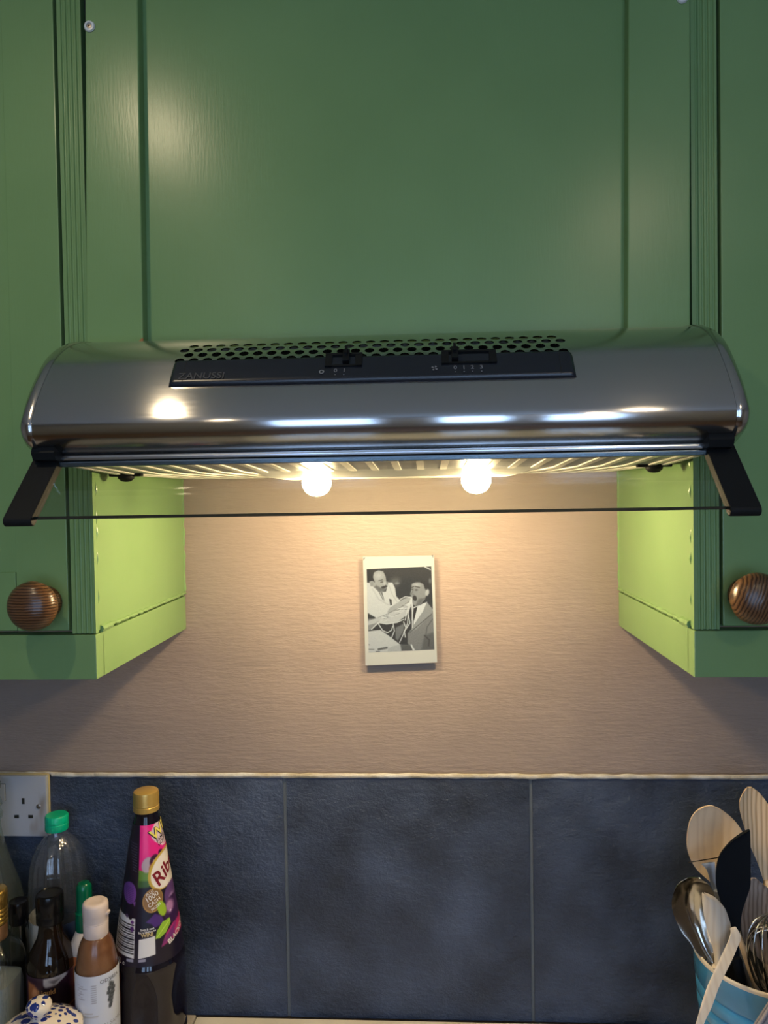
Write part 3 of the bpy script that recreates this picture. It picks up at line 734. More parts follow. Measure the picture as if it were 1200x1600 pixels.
ly += [('p', [(190, 1082), (350, 1070), (440, 1135), (600, 1262), (740, 1275), (790, 1345), (200, 1350)], 218, 10),
 ('p', [(440, 1345), (450, 1300), (520, 1275), (610, 1262), (630, 1345)], 195, 14), ('p', [(600, 1262), (735, 1272), (760, 1345), (615, 1345)], 90, 16), ('l', [(735, 1272), (765, 1340)], 240, 8, 9),
 ('l', [(330, 1310), (430, 1295)], 90, 16, 12), ('l', [(200, 1305), (270, 1310)], 130, 12, 5), ('l', [(300, 1340), (340, 1342)], 80, 12, 7), ('l', [(198, 1247), (215, 1250)], 120, 10, 5),
 ('l', [(905, 303), (975, 340)], 235, 8, 6), ('e', (970, 480, 14, 30, 0), 120, 20)]
CC = paint_layers(ZX, ZY, (42, 44, 46), ly)
gr = np.random.RandomState(2).normal(0, 5, CC.shape[:2])[..., None]; CC = np.clip((CC * .93 + 8 + gr) * .70, 0, 255) * np.array([.90, .98, 1.08])
grid_print('photo_print', lambda i, j: cardpt(ZX[j, i], ZY[j, i]), NU, NV, CC, print_m, co)
cz = mat('card_corner_grey', (.12, .13, .13), .6)
for zx, zy, s1, s2 in ((137, 175, 1, 1), (1012, 158, -1, 1)):
    a, b, c_ = cardpt(zx, zy), cardpt(zx + 26 * s1, zy), cardpt(zx, zy + 40 * s2)
    MB().add([a, b, c_], [(0, 1, 2)]).build('corner_wear', cz, co, smooth=False)

# ================================================================== BOTTLES
def top(z): return z - ZCNT
def vessel(name, x, y, label, cat, group=None, rz=0):
    e = empty(name, (x, y, ZCNT)); tag(e, label, cat, group); return e
def wrap(parent, x, y, th0, items, rfun, m, name='lettering', off=.0004):
    "items: list of (verts2d, faces) in metres around the point th0, rfun(z)=radius; z is absolute"
    mb = MB()
    for vs, fs, z0 in items:
        out = []
        for u, v in vs:
            z = z0 + v; r = rfun(z) + off; a = th0 + u / r; out.append((x + r * sin(a), y - r * cos(a), z))
        mb.add(out, fs)
    return mb.build(name, m, parent, smooth=False)
def rot2(vs, a, sx=1, dx=0, dy=0): return [((u * sx) * cos(a) - v * sin(a) + dx, (u * sx) * sin(a) + v * cos(a) + dy) for u, v in vs]
def facing(x, y): return atan2(CAM.x - x, -(CAM.y - y))       # heading from the object to the viewer's side of the room
def interp(P): 
    zz = [p[1] for p in P]; r_ = [p[0] for p in P]
    return lambda z: float(np.interp(z, zz, r_))
z_ = lambda py, Y, px=100: at(px, py, Y).z
def smooth_prof(P, n=5): return [(max(0, float(a)), float(b)) for a, b in catmull(P, n)]

# ---- big purple squash bottle
RX, RY = -.3375, -.070; fr_ = facing(RX, RY)
rb = vessel('squash_bottle', RX, RY, 'tall dark blackcurrant squash bottle with gold cap and purple pink label', 'bottle')
zc0, zc1 = -.4120, -.3880
lt, lb = -.4285, -.6010                                  # label top and bottom
body = [(0, ZCNT), (.036, ZCNT), (.0425, ZCNT + .004), (.0462, ZCNT + .014), (.0466, ZCNT + .026), (.0445, ZCNT + .030), (.0462, ZCNT + .036), (.0470, ZCNT + .060), (.0462, ZCNT + .085), (.0470, ZCNT + .105),
        (.0455, lb - .014), (.0462, lb - .009), (.0462, lb - .004), (.0440, lb), (.0435, lb + .002), (.0385, -.560), (.0315, -.515), (.0240, -.465), (.0172, lt), (.0150, -.4215), (.0146, -.414), (.0146, -.405)]
dark_sq = mat('blackcurrant_pet', (.006, .004, .010), .07, spec=.6)
bd = MB().lathe(body, 72, (RX, RY, 0))
# pressed grip dimples low on the body
for i, v in enumerate(bd.v):
    z = v.z; a = atan2(v.x - RX, -(v.y - RY)) - fr_
    if ZCNT + .03 < z < lb - .016:
        d = .0042 * (1 + cos(5 * a + 1.2)) * sin(pi * (z - ZCNT - .03) / (lb - .016 - ZCNT - .03))
        r = hypot(v.x - RX, v.y - RY); k = (r - d) / r; bd.v[i] = Vector((RX + (v.x - RX) * k, RY + (v.y - RY) * k, z))
bd.build('bottle_body', dark_sq, rb, angle=60)
gold = mat('gold_cap_plastic', (.60, .40, .11), .3, .5)
cp = MB().lathe([(.0158, zc0 - .003), (.0168, zc0 - .002), (.0168, zc0 + .004), (.0163, zc0 + .0045), (.0163, zc0 + .006), (.0168, zc0 + .0065), (.0164, zc0 + .0095), (.0164, zc1 - .004), (.0158, zc1 - .0012), (.0140, zc1), (0, zc1)], 90, (RX, RY, 0), ribs=45, rib=.0003, zr=(zc0 + .008, zc1 - .003))
cpo = cp.build('cap', gold, rb, angle=40)
rl = interp(sorted([(r, z) for r, z in body if z > ZCNT + .1], key=lambda p: p[1]))
lr = lambda z: rl(z) + .0005
NU, NV = 240, 250
TH = np.linspace(-pi * .62, pi * .62, NU); ZZ = np.linspace(lb + .001, lt, NV)
T2, Z2 = np.meshgrid(TH, ZZ)
# paint in flattened label units: x = sideways position as seen square-on (mm-like px), y down
RR = np.array([lr(z) for z in ZZ])[:, None] * np.ones((1, NU))
PXx = np.where(abs(T2) < pi / 2, RR * np.sin(T2), RR * np.sign(T2) * (1 + abs(T2) - pi / 2)) / .000826 + (225 + (Z2 - lt) / (lb - lt) * 9)
PYy = 1285 + (Z2 - lt) / (lb - lt) * 196
P8 = lambda L: [(160 + a / 8, 1210 + b / 8) for a, b in L]
P8b = lambda L: [(160 + a / 8, 1400 + b / 8) for a, b in L]
navy = (24, 17, 38)
def axx(y): return 225 + (y - 1285) / 196 * 9
LL = [('p', [(215, 1270), (300, 1270), (300, 1350), (214.5, 1350)], (226, 38, 138), 1),
 ('p', P8([(435, 1090), (560, 1120), (900, 1200), (900, 1300), (430, 1270)]), (98, 138, 52), 2), ('p', P8([(435, 1210), (560, 1220), (560, 1290), (430, 1290)]), (62, 96, 48), 3),
 ('e', (160 + 540 / 8, 1210 + 1040 / 8, 9, 11, .3), (176, 160, 176), 2), ('e', (160 + 620 / 8, 1210 + 1010 / 8, 7, 9, .2), (60, 28, 60), 2), ('e', (160 + 690 / 8, 1210 + 930 / 8, 3, 3, 0), (70, 30, 60), 1.5), ('e', (160 + 590 / 8, 1210 + 1075 / 8, 4, 6, .3), (168, 100, 60), 2), ('e', (160 + 612 / 8, 1210 + 1015 / 8, 1.2, 2.2, 0), (200, 170, 220), 1.5),
 ('p', P8([(560, 700), (640, 560), (690, 515), (900, 520), (900, 860), (740, 865), (650, 820), (590, 760)]), (214, 196, 210), 1.2),
 ('p', P8([(600, 780), (720, 880), (900, 900), (900, 870), (740, 870), (660, 820)]), (235, 220, 235), 1),
 ('e', (160 + 770 / 8, 1210 + 1130 / 8, 25, 31, .75), (196, 168, 70), 1.2), ('e', (160 + 785 / 8, 1210 + 1135 / 8, 23, 28.5, .75), (232, 226, 220), 1.2),
 ('e', (160 + 610 / 8, 1210 + 1445 / 8, 15.5, 16.5, 0), (180, 140, 70), 1), ('e', (160 + 612 / 8, 1210 + 1443 / 8, 14.5, 15, 0), (140, 104, 62), 1),
 ('p', P8b([(530, 150), (640, 70), (720, 120), (760, 200), (640, 230), (600, 180)]), (74, 44, 120), 2), ('p', P8b([(900, 230), (1010, 230), (1010, 420), (850, 430), (730, 460), (780, 330)]), (196, 48, 120), 3),
 ('p', P8b([(730, 450), (770, 370), (850, 300), (900, 260), (880, 400)]), (120, 50, 120), 4),
 ('e', (160 + 850 / 8, 1400 - 60 / 8, 12, 17, -.2), (96, 66, 124), 2), ('e', (160 + 840 / 8, 1400 - 20 / 8, 4, 6, 0), (170, 140, 190), 3), ('e', (160 + 865 / 8, 1400 + 110 / 8, 14, 19, -.3), (58, 30, 78), 2), ('e', (160 + 820 / 8, 1400 + 60 / 8, 6, 9, -.3), (176, 130, 180), 4), ('e', (160 + 830 / 8, 1400 + 115 / 8, 1.2, 1.5, 0), (240, 220, 250), 1),
 ('e', (160 + 720 / 8, 1400 + 40 / 8, 6, 12, -.4), (150, 186, 50), 1.5), ('p', P8b([(650, 350), (665, 270), (730, 190), (820, 180), (835, 240), (780, 320), (700, 360)]), (146, 190, 56), 1.2), ('l', P8b([(660, 350), (740, 270), (820, 200)]), (200, 225, 110), 1, .5),
 ('e', (160 + 335 / 8, 1210 + 1355 / 8, 9.5, 15, 0), (112, 66, 150), 1), ('p', P8([(370, 1450), (405, 1440), (395, 1500)]), (112, 66, 150), 1),
 ('p', P8b([(205, 80), (405, 110), (398, 545), (160, 515)]), (222, 222, 226), 1)]
for i in range(13): LL.append(('l', P8b([(195 + 2 * (13 - i), 165 + i * 26), (385, 182 + i * 26)]), (26, 24, 34), .8, [.9, .5, 1.3, .6][i % 4]))
for i in range(11): LL.append(('l', P8([(290 + (20 - i) * 4, 1095 - i * 30), (410, 1110 - i * 30)]), (120, 116, 140), .8, .28))
for i in range(9): LL.append(('l', P8([(285, 1290 + i * 19), (375, 1300 + i * 19)]), (70, 36, 100), .8, .35))
LL += [('e', (160 + 345 / 8, 1400 + 95 / 8, 3, 3.5, 0), (20, 14, 30), 1), ('e', (160 + 305 / 8, 1400 + 90 / 8, 2, 2.5, 0), (84, 66, 100), 1), ('e', (160 + 370 / 8, 1400 + 150 / 8, 2.4, 2.4, 0), (104, 56, 130), 1), ('e', (160 + 368 / 8, 1400 + 225 / 8, 2.6, 3.6, 0), (90, 50, 116), 1),
 ('p', P8b([(450, 335), (645, 315), (655, 520), (448, 545)]), (222, 222, 226), .8), ('p', P8b([(310, 553), (390, 553), (390, 585), (310, 585)]), (150, 150, 170), .8), ('p', P8b([(450, 553), (538, 548), (538, 580), (450, 585)]), (150, 150, 170), .8)]
CC = paint_layers(PXx, PYy, navy, LL)
def lblpos(i, j):
    r = lr(ZZ[j]); a = TH[i] + fr_; return (RX + r * sin(a), RY - r * cos(a), ZZ[j])
lab = grid_print('label', lblpos, NU, NV, CC, label_m, rb); lab['label'] = 'wrapped purple, pink and green printed label'
# back part of the label
vs = []; tb = np.linspace(pi * .62, 2 * pi - pi * .62, 30)
for j in (0, 60, 125, 190, 249):
    r = lr(ZZ[j]) ; vs += [(RX + r * sin(a + fr_), RY - r * cos(a + fr_), ZZ[j]) for a in tb]
MB().add(vs, [(q * 30 + i, q * 30 + i + 1, (q + 1) * 30 + i + 1, (q + 1) * 30 + i) for q in range(4) for i in range(29)]).build('label_back', mat('label_navy', tuple(srgb(navy)), .35), rb)
def lab_txt(txt, px, py, size, m, bold=.02, ang=0, sx=1, shear=0, off=.0008, al='CENTER'):
    z = lt + (py - 1285) / 196 * (lb - lt); r = lr(z); d = (px - axx(py)) * .000826; th = math.asin(max(-.98, min(.98, d / r)))
    vs, fs = text_mesh(txt, size, bold, al, shear=shear); vs = rot2(vs, ang, sx)
    c = max(.35, cos(th))
    return wrap(lab, RX, RY, th + fr_, [([(u / 1.0, v) for u, v in vs], fs, z)], rl, m, off=off)
F8 = lambda a, b: (160 + a / 8, 1210 + b / 8)
F8b = lambda a, b: (160 + a / 8, 1400 + b / 8)
inkk = mat('ink_black', (.01, .008, .012), .5); inkw = mat('ink_white', (.78, .76, .74), .45); inky = mat('ink_yellow', (.80, .70, .16), .45); inkr = mat('ink_crimson', (.20, .006, .02), .4); inkg = mat('ink_gold', (.60, .45, .20), .45)
lab_txt('WIN', *F8(575, 745), .0195, inkk, .05, .42, off=.0008, al='LEFT'); lab_txt('WIN', *F8(580, 740), .0190, inky, .015, .42, off=.0012, al='LEFT')
lab_txt('FAMILY', *F8(648, 815), .0062, inkk, .01, .50, al='LEFT'); lab_txt('HOLIDAY', *F8(670, 860), .0058, inkk, .01, .50, al='LEFT')
lab_txt('Ribena', *F8(630, 1255), .0260, inkr, .02, .55, .90, shear=.1, al='LEFT')
for t, a, b, s in (('PLUS', 572, 1355, .0052), ('1000', 598, 1402, .0098), ('CASH', 628, 1465, .0074), ('PRIZES', 650, 1520, .0050)):
    lab_txt(t, *F8(a, b), s * .92, inkw, .01, .45, off=.0012)
lab_txt('WIN!', *F8b(550, 290), .0066, inkg, .03, .02); lab_txt('Snap & scan', *F8b(550, 228), .0036, inkw, .02, .04); lab_txt('for a chance to', *F8b(548, 256), .0036, inkw, .02, .04)
lab_txt('1.5L', *F8b(218, 600), .0082, inkw, .01, -.05, .95); lab_txt('e', *F8b(278, 608), .0080, inkw, 0, -.03)
lab_txt('BLACKCURRANT', *F8b(985, 350), .0088, inkw, .03, .32)

# ---- clear PET bottle with green cap
PX_, PY_ = -.4722, -.0455
pet = vessel('plastic_bottle', PX_, PY_, 'large empty clear plastic bottle with bright green cap in front of the socket', 'bottle')
pzt = -.4320
pet_m = thin('clear_pet', (.92, .94, .96), .05, .07, 1.45, (.04, (.7, .75, .8)))
bodyP = [(0, ZCNT), (.034, ZCNT), (.0375, ZCNT + .006), (.0375, -.62), (.0365, -.612), (.0375, -.604), (.0375, -.590), (.0362, -.583), (.0376, -.576), (.0380, -.560), (.0372, -.540), (.0362, -.520), (.0345, -.500), (.0305, -.484), (.0240, -.471), (.0175, -.463), (.0130, -.4585), (.0128, -.450), (.0128, -.440)]
pb = MB().lathe(bodyP, 72, (PX_, PY_, 0), ribs=12, rib=.0012, zr=(-.56, -.47)); pb.build('bottle_body', pet_m, pet, angle=70)
gcap = mat('green_cap_plastic', (.0, .46, .25), .3)
MB().lathe([(.0145, -.4525), (.0152, -.4515), (.0152, -.4435), (.0147, -.443), (.0147, -.4415), (.0153, -.441), (.0152, pzt - .002), (.0140, pzt), (0, pzt)], 60, (PX_, PY_, 0), ribs=40, rib=.0002).build('cap', gcap, pet)
tl_ = facing(PX_, PY_)
NU, NV = 60, 60; TH2 = np.linspace(-2.4, 2.4, NU); ZZ2 = np.linspace(-.690, -.555, NV); A_, B_ = np.meshgrid(TH2, ZZ2)
Cl = np.zeros((NV, NU, 3)) + np.array((196, 190, 178)); Cl[(B_ < -.592) & (B_ > -.606)] = (30, 48, 92); Cl[(B_ < -.606) & (B_ > -.609)] = (210, 208, 200); Cl[(B_ < -.609) & (B_ > -.612)] = (30, 34, 60); Cl[(B_ > -.592) & (A_ > -.25)] = (70, 80, 100); Cl[(A_ > -.1)] = (52, 64, 88)
lp = grid_print('label', lambda i, j: (PX_ + .0383 * sin(TH2[i] + tl_), PY_ - .0383 * cos(TH2[i] + tl_), ZZ2[j] - .012), NU, NV, Cl, matte_print, pet)
lp['label'] = 'cream and blue paper label'

# ---- clear glass bottle far left
gx, gy = -.5620, -.0560
gb = vessel('glass_bottle', gx, gy, 'tall clear glass bottle with ringed neck at the far left edge', 'bottle')
gl_m = thin('clear_green_glass', (.66, .76, .72), .04, .10, 1.5, (.06, (.6, .7, .66)))
bodyG = smooth_prof([(.0425, ZCNT), (.0445, ZCNT + .01), (.0445, -.60), (.0430, -.565), (.0370, -.530), (.0270, -.498), (.0195, -.470), (.0155, -.448), (.0150, -.436)], 4) + \
        [(.0172, -.434), (.0180, -.428), (.0158, -.423), (.0160, -.419), (.0178, -.415), (.0160, -.409), (.0142, -.405), (.0142, -.395), (.0158, -.393), (.0158, -.386), (.0120, -.385), (.0118, -.40)]
MB().lathe([(0, ZCNT)] + bodyG, 56, (gx, gy, 0), capped=False).build('bottle_body', gl_m, gb, angle=70)
MB().lathe([(0, ZCNT + .004), (.039, ZCNT + .004), (.041, ZCNT + .01), (.041, -.575), (0, -.575)], 40, (gx, gy, 0)).build('contents', mat('olive_liquid', (.10, .10, .06), .2), gb)

# ---- slim bottle with green spout cap
ox, oy = -.4160, -.0895
ob = vessel('spray_bottle', ox, oy, 'slim white and orange bottle with tall dark green cap, behind the balsamic glaze', 'bottle')
orange = mat('orange_sauce', (.48, .15, .05), .3); wht = mat('white_bottle_plastic', (.66, .58, .52), .35); dgreen = mat('dark_green_plastic', (.0, .115, .055), .2)
MB().lathe([(0, ZCNT), (.017, ZCNT), (.0185, ZCNT + .004), (.0185, -.600), (.0178, -.592)], 40, (ox, oy, 0)).build('bottle_body', orange, ob)
MB().lathe([(.0182, -.5925), (.0184, -.590), (.0170, -.578), (.0125, -.568), (.0100, -.563)], 40, (ox, oy, 0)).build('shoulder', wht, ob)
MB().lathe([(.0112, -.5650), (.0118, -.563), (.0118, -.541), (.0105, -.540), (.0100, -.538), (.0100, -.512), (.0092, -.506), (.0070, -.5035), (0, -.503)], 36, (ox, oy, 0)).build('cap', dgreen, ob)

# ---- dark sauce bottle
qx, qy = -.4535, -.107
qb = vessel('sauce_bottle', qx, qy, 'round-shouldered dark brown sauce bottle with black cap and purple label', 'bottle')
dkb = mat('dark_brown_glass', (.010, .005, .003), .06, spec=.7)
bodyQ = smooth_prof([(.0285, ZCNT + .002), (.0292, ZCNT + .01), (.0292, -.650), (.0292, -.605), (.0286, -.595), (.0262, -.584), (.0208, -.573), (.0162, -.563), (.0147, -.554), (.0140, -.548), (.0136, -.540)], 4)
MB().lathe([(0, ZCNT)] + bodyQ, 56, (qx, qy, 0)).build('bottle_body', dkb, qb, angle=70)
MB().lathe([(.0150, -.5455), (.0168, -.544), (.0168, -.535), (.0163, -.533), (.0170, -.531), (.0170, -.512), (.0160, -.5085), (.0142, -.5075), (.0135, -.5085), (0, -.5090)], 48, (qx, qy, 0)).build('cap', blk_gloss, qb)
f3 = facing(qx, qy)
NU, NV = 110, 80; TH3 = np.linspace(-2.6, 2.6, NU); ZZ3 = np.linspace(-.715, -.602, NV); A_, B_ = np.meshgrid(TH3, ZZ3); XM, YM = A_ * 29, (B_ + .602) * -1000
YM = YM * .9
Cq = paint_layers(XM, YM, (52, 26, 44), [('p', [(-60, -5), (60, -5), (60, 2), (0, 3), (-60, 2)], (60, 40, 56), 1), ('p', [(-10, 1), (16, 0), (20, 3), (8, 8), (4, 12), (-6, 13), (-10, 8)], (196, 190, 190), 1.2), ('p', [(-4, 4), (10, 4), (2, 9)], (120, 112, 116), 2),
  ('p', [(-34, 6), (-22, 8), (-16, 14), (-13, 24), (-22, 34), (-34, 34)], (170, 104, 62), 3), ('e', (-22, 18, 4, 6, .3), (214, 150, 104), 3), ('p', [(-12, 12), (14, 9), (30, 30), (26, 60), (-20, 60)], (30, 16, 28), 3), ('p', [(31, 0), (35, 0), (35, 20), (31, 20)], (150, 116, 60), 1), ('l', [(-40, 40), (40, 40)], (150, 110, 60), 1, .5)])
lq = grid_print('label', lambda i, j: (qx + .0297 * sin(TH3[i] + f3), qy - .0297 * cos(TH3[i] + f3), ZZ3[j]), NU, NV, Cq, label_m, qb); lq['label'] = 'purple paper label with torn top'
vs, fs = text_mesh('Liquid', .0088, .015); wrap(lq, qx, qy, f3 - .22, [(vs, fs, -.6205)], lambda z: .0297, mat('ink_orange', (.55, .30, .10), .5))

# ---- balsamic glaze bottle
bx, by = -.3785, -.140; f4 = facing(bx, by)
bb = vessel('glaze_bottle', bx, by, 'squeezy brown balsamic glaze bottle with clear pinkish flip cap and white label', 'bottle')
brn = mat('brown_glaze', (.135, .055, .022), .22, spec=.6)
add_mottle(brn, (.10, .038, .015), (.20, .095, .045), 30)
bodyB = smooth_prof([(.0230, ZCNT + .001), (.0255, ZCNT + .008), (.0256, -.640), (.0256, -.612), (.0252, -.590), (.0235, -.570), (.0200, -.553), (.0152, -.5430), (.0128, -.5405), (.0130, -.536)], 4)
MB().lathe([(0, ZCNT)] + bodyB, 56, (bx, by, 0)).build('bottle_body', brn, bb, angle=70)
capm = mat('translucent_cap', (.64, .55, .53), .28)
MB().lathe([(.0140, -.5425), (.0148, -.541), (.0150, -.526), (.0146, -.5250), (.0151, -.5243), (.0146, -.5225), (.0151, -.5215), (.0146, -.5195), (.0152, -.5185), (.0148, -.5170), (.0154, -.5160), (.0154, -.5045), (.0146, -.5015), (.0125, -.5000), (.0085, -.5002), (.004, -.5012), (0, -.5012)], 56, (bx, by, 0)).build('flip_cap', capm, bb, angle=50)
MB().box(bx + .0130, bx + .0178, by - .004, by + .003, -.5155, -.5120, .001).build('cap_lip', capm, bb)
NU, NV = 120, 110; TH4 = np.linspace(-2.7, 2.7, NU); ZZ4 = np.linspace(-.722, -.580, NV); A_, B_ = np.meshgrid(TH4, ZZ4); XM, YM = A_ * 25.8, (B_ + .580) * -1000
grp = []
for (a, b) in ((16, 15), (19, 17), (14, 20), (18, 21), (21, 22), (13, 25), (17, 26), (20, 27), (15, 30), (18, 31), (14, 34), (17, 35), (16, 39), (15, 42)):
    grp += [('e', (a, b, 2.5, 2.7, 0), (44, 52, 62), .8), ('e', (a - .6, b - .8, 1.0, 1.0, 0), (104, 112, 122), 1.6)]
ltx = [('l', [(-26, 12 + 3.2 * k), (-26 + [8, 14, 6, 9, 7, 10][k], 13.0 + 3.2 * k)], (150, 152, 168), .8, .35) for k in range(6)] + [('l', [(-7, 12 + 2.6 * k), (-2, 12.1 + 2.6 * k)], (130, 132, 148), .8, .45) for k in range(9)] + [('l', [(-16, 46), (-6, 46)], (150, 140, 130), .8, .4), ('l', [(-18, 50), (0, 50)], (150, 140, 130), .8, .5)]
Cb = paint_layers(XM, YM, (206, 212, 226), ltx + grp + [('l', [(14, 12), (19, 8)], (70, 78, 88), .8, .5)])
lb_ = grid_print('label', lambda i, j: (bx + .0260 * sin(TH4[i] + f4), by - .0260 * cos(TH4[i] + f4), ZZ4[j]), NU, NV, Cb, matte_print, bb); lb_['label'] = 'white label with grey grape drawing'
inkd = mat('ink_grey', (.10, .10, .12), .5); inkl = mat('ink_pale_grey', (.36, .37, .40), .5)
for t, dz, s, m, dth in (('ODYSEA', -.5885, .0062, inkd, .72), ('BALSAMIC', -.6430, .0066, inkl, .80), ('GLAZE', -.6520, .0066, inkl, .62)):
    vs, fs = text_mesh(t, s, 0); vs = [(u * 1.12, v) for u, v in vs]
    wrap(lb_, bx, by, f4 + dth - .12, [(vs, fs, dz)], lambda z: .0260, m)

# ---- small bottle with a black cap
kx, ky = -.5035, -.092
kb = vessel('small_bottle', kx, ky, 'small narrow glass bottle with plain black cap, between sauce and gold-capped bottles', 'bottle')
MB().lathe([(0, ZCNT), (.0120, ZCNT), (.0125, ZCNT + .004), (.0125, -.590), (.0120, -.575), (.0100, -.562), (.0092, -.552)], 36, (kx, ky, 0)).build('bottle_body', thin('smoky_glass', (.55, .58, .58), .03, .06, 1.5), kb)
MB().lathe([(0, ZCNT + .003), (.0112, ZCNT + .003), (.0112, -.655), (0, -.655)], 24, (kx, ky, 0)).build('contents', mat('red_brown_contents', (.14, .035, .025), .3), kb)
MB().lathe([(.0112, -.5560), (.0120, -.555), (.0120, -.530), (.0112, -.5270), (.009, -.5265), (0, -.527)], 36, (kx, ky, 0)).build('cap', blk_gloss, kb)

# ---- square bottle with gold screw cap
ux, uy = -.5110, -.1370
ub = vessel('square_bottle', ux, uy, 'square clear bottle of pale liquid with ridged gold screw cap, at the left edge', 'bottle')
gold2 = mat('brass_gold_cap', (.62, .40, .10), .22, .9); copper = mat('copper_seal', (.36, .20, .10), .3, .7)
bodyU = smooth_prof([(.0280, ZCNT), (.0300, ZCNT + .006), (.0300, -.640), (.0298, -.595), (.0285, -.575), (.0235, -.562), (.0170, -.554), (.0150, -.549)], 4)
MB().lathe(bodyU, 64, (ux, uy, 0), sq=5).build('bottle_body', thin('pale_glass', (.72, .77, .74), .03, .06, 1.5), ub, angle=70)
MB().lathe([(0, ZCNT + .004), (.0268, ZCNT + .004), (.0272, ZCNT + .01), (.0272, -.612), (.0250, -.602), (0, -.600)], 56, (ux, uy, 0), sq=5).build('contents', mat('pale_grey_liquid', (.30, .32, .36), .12), ub, angle=70)
MB().lathe([(.0158, -.5500), (.0162, -.549), (.0158, -.532), (.0150, -.530)], 44, (ux, uy, 0)).build('neck_seal', copper, ub)
pr_ = [(.0158, -.5315)]
zz = -.531
for k in range(4): pr_ += [(.0168, zz + .001), (.0168, zz + .0035), (.0160, zz + .0045)]; zz += .0052
pr_ += [(.0168, zz + .001), (.0170, zz + .018), (.0160, zz + .021), (.0140, zz + .022), (0, zz + .0215)]
MB().lathe(pr_, 48, (ux, uy, 0)).build('screw_cap', gold2, ub, angle=50)

# ---- spatterware pot with lid
jx, jy = -.4240, -.1960
jb = vessel('storage_jar', jx, jy, 'white lidded pot spattered with cobalt blue, knob on its lid', 'jar')
spat = mat('blue_spatter_glaze', (.80, .73, .64), .14, spec=.6); bN = spat.node_tree.nodes['Principled BSDF']
v = coords(spat, (1, 1, 1)); nz_ = N(spat, 'ShaderNodeTexNoise', i_Scale=60, i_Detail=2); Lk(spat, v, nz_.inputs['Vector'])
mixv = N(spat, 'ShaderNodeVectorMath', operation='MULTIPLY_ADD'); Lk(spat, nz_.outputs['Color'], mixv.inputs[0]); mixv.inputs[1].default_value = (.006, .006, .006); Lk(spat, v, mixv.inputs[2])
vo = N(spat, 'ShaderNodeTexVoronoi', i_Scale=120); Lk(spat, mixv.outputs[0], vo.inputs['Vector'])
n2 = N(spat, 'ShaderNodeTexNoise', i_Scale=38, i_Detail=1); Lk(spat, v, n2.inputs['Vector'])
ms = N(spat, 'ShaderNodeMath', operation='SUBTRACT'); Lk(spat, n2.outputs['Fac'], ms.inputs[0]); Lk(spat, vo.outputs['Distance'], ms.inputs[1])
rp = N(spat, 'ShaderNodeValToRGB'); rp.color_ramp.elements[0].position = .055; rp.color_ramp.elements[0].color = (.80, .73, .64, 1); rp.color_ramp.elements[1].position = .08; rp.color_ramp.elements[1].color = (.018, .035, .22, 1)
Lk(spat, ms.outputs[0], rp.inputs[0]); Lk(spat, rp.outputs[0], bN.inputs['Base Color'])
zl = -.6260
MB().lathe([(0, ZCNT), (.030, ZCNT), (.034, ZCNT + .004), (.041, ZCNT + .03), (.0435, -.675), (.0430, -.645), (.0425, zl - .004), (.040, zl - .003)], 56, (jx, jy, 0)).build('pot', spat, jb, angle=60)
ld = MB().lathe([(.0420, zl - .003), (.0470, zl - .0025), (.0480, zl), (.0470, zl + .0022), (.040, zl + .0065), (.030, zl + .0115), (.020, zl + .0150), (.012, zl + .0165), (0, zl + .017)], 64, (jx, jy, 0)).build('lid', spat, jb, angle=60)
MB().lathe([(.0085, zl + .0155), (.0082, zl + .0190), (.0105, zl + .0225), (.0140, zl + .0275), (.0142, zl + .0320), (.0120, zl + .0362), (.0070, zl + .0385), (0, zl + .039)], 36, (jx, jy, 0)).build('lid_knob', spat, ld, angle=60)

# ================================================================== UTENSIL CROCK
CX, CY, CR = .4370, -.1400, .0835; ZR = -.553
blue = mat('blue_glaze', (.045, .24, .50), .13, spec=.6); add_mottle(blue, (.04, .20, .40), (.06, .30, .60), 14)
lip = mat('cream_glaze_lip', (.66, .60, .52), .25); ins_m = mat('crock_inside', (.03, .036, .042), .4)
cb = vessel('utensil_crock', CX, CY, 'blue glazed stoneware crock with cream rim holding kitchen utensils', 'crock')
pf = [(0, ZCNT), (.060, ZCNT), (.066, ZCNT + .004), (.072, ZCNT + .05), (.0765, -.650), (.0770, -.632), (.0755, -.629), (.0790, -.624), (.0792, -.613), (.0772, -.610), (.0802, -.605), (.0806, -.594), (.0788, -.591), (.0815, -.586), (.0834, -.5572)]
MB().lathe(pf, 72, (CX, CY, 0), capped=False).build('crock_body', blue, cb, angle=50)
MB().lathe([(.0834, -.5573), (.0837, -.5550), (.0830, -.5532), (.0815, -.5525), (.0797, -.5540), (.0788, -.5600)], 72, (CX, CY, 0), capped=False).build('rim', lip, cb, angle=70)
MB().lathe([(.0788, -.5600), (.0750, -.578), (.0705, -.615), (.066, ZCNT + .05), (.058, ZCNT + .009), (0, ZCNT + .007)], 56, (CX, CY, 0), capped=False).build('inner_wall', ins_m, cb, angle=70)
sqm = MB(); fc_ = facing(CX, CY)
for k in range(-2, 3):
    a = fc_ + k * .42 - .15; r0 = .0742
    u = Vector((cos(a), sin(a), 0)); nn_ = Vector((sin(a), -cos(a), 0)); c = Vector((CX, CY, 0)) + nn_ * r0
    q = []
    for dx, dz in ((-.0135, -.664), (.0135, -.664), (.0135, -.636), (-.0135, -.636)): q.append(c + u * dx + Vector((0, 0, dz)))
    q2 = [p + nn_ * .0042 for p in q]; sqm.add(q + q2, [(4, 5, 6, 7), (0, 1, 5, 4), (1, 2, 6, 5), (2, 3, 7, 6), (3, 0, 4, 7)])
so = sqm.build('raised_panels', blue, cb, angle=30)
bv = so.modifiers.new('soft_edge', 'BEVEL'); bv.width = .0012; bv.segments = 2; bv.harden_normals = True

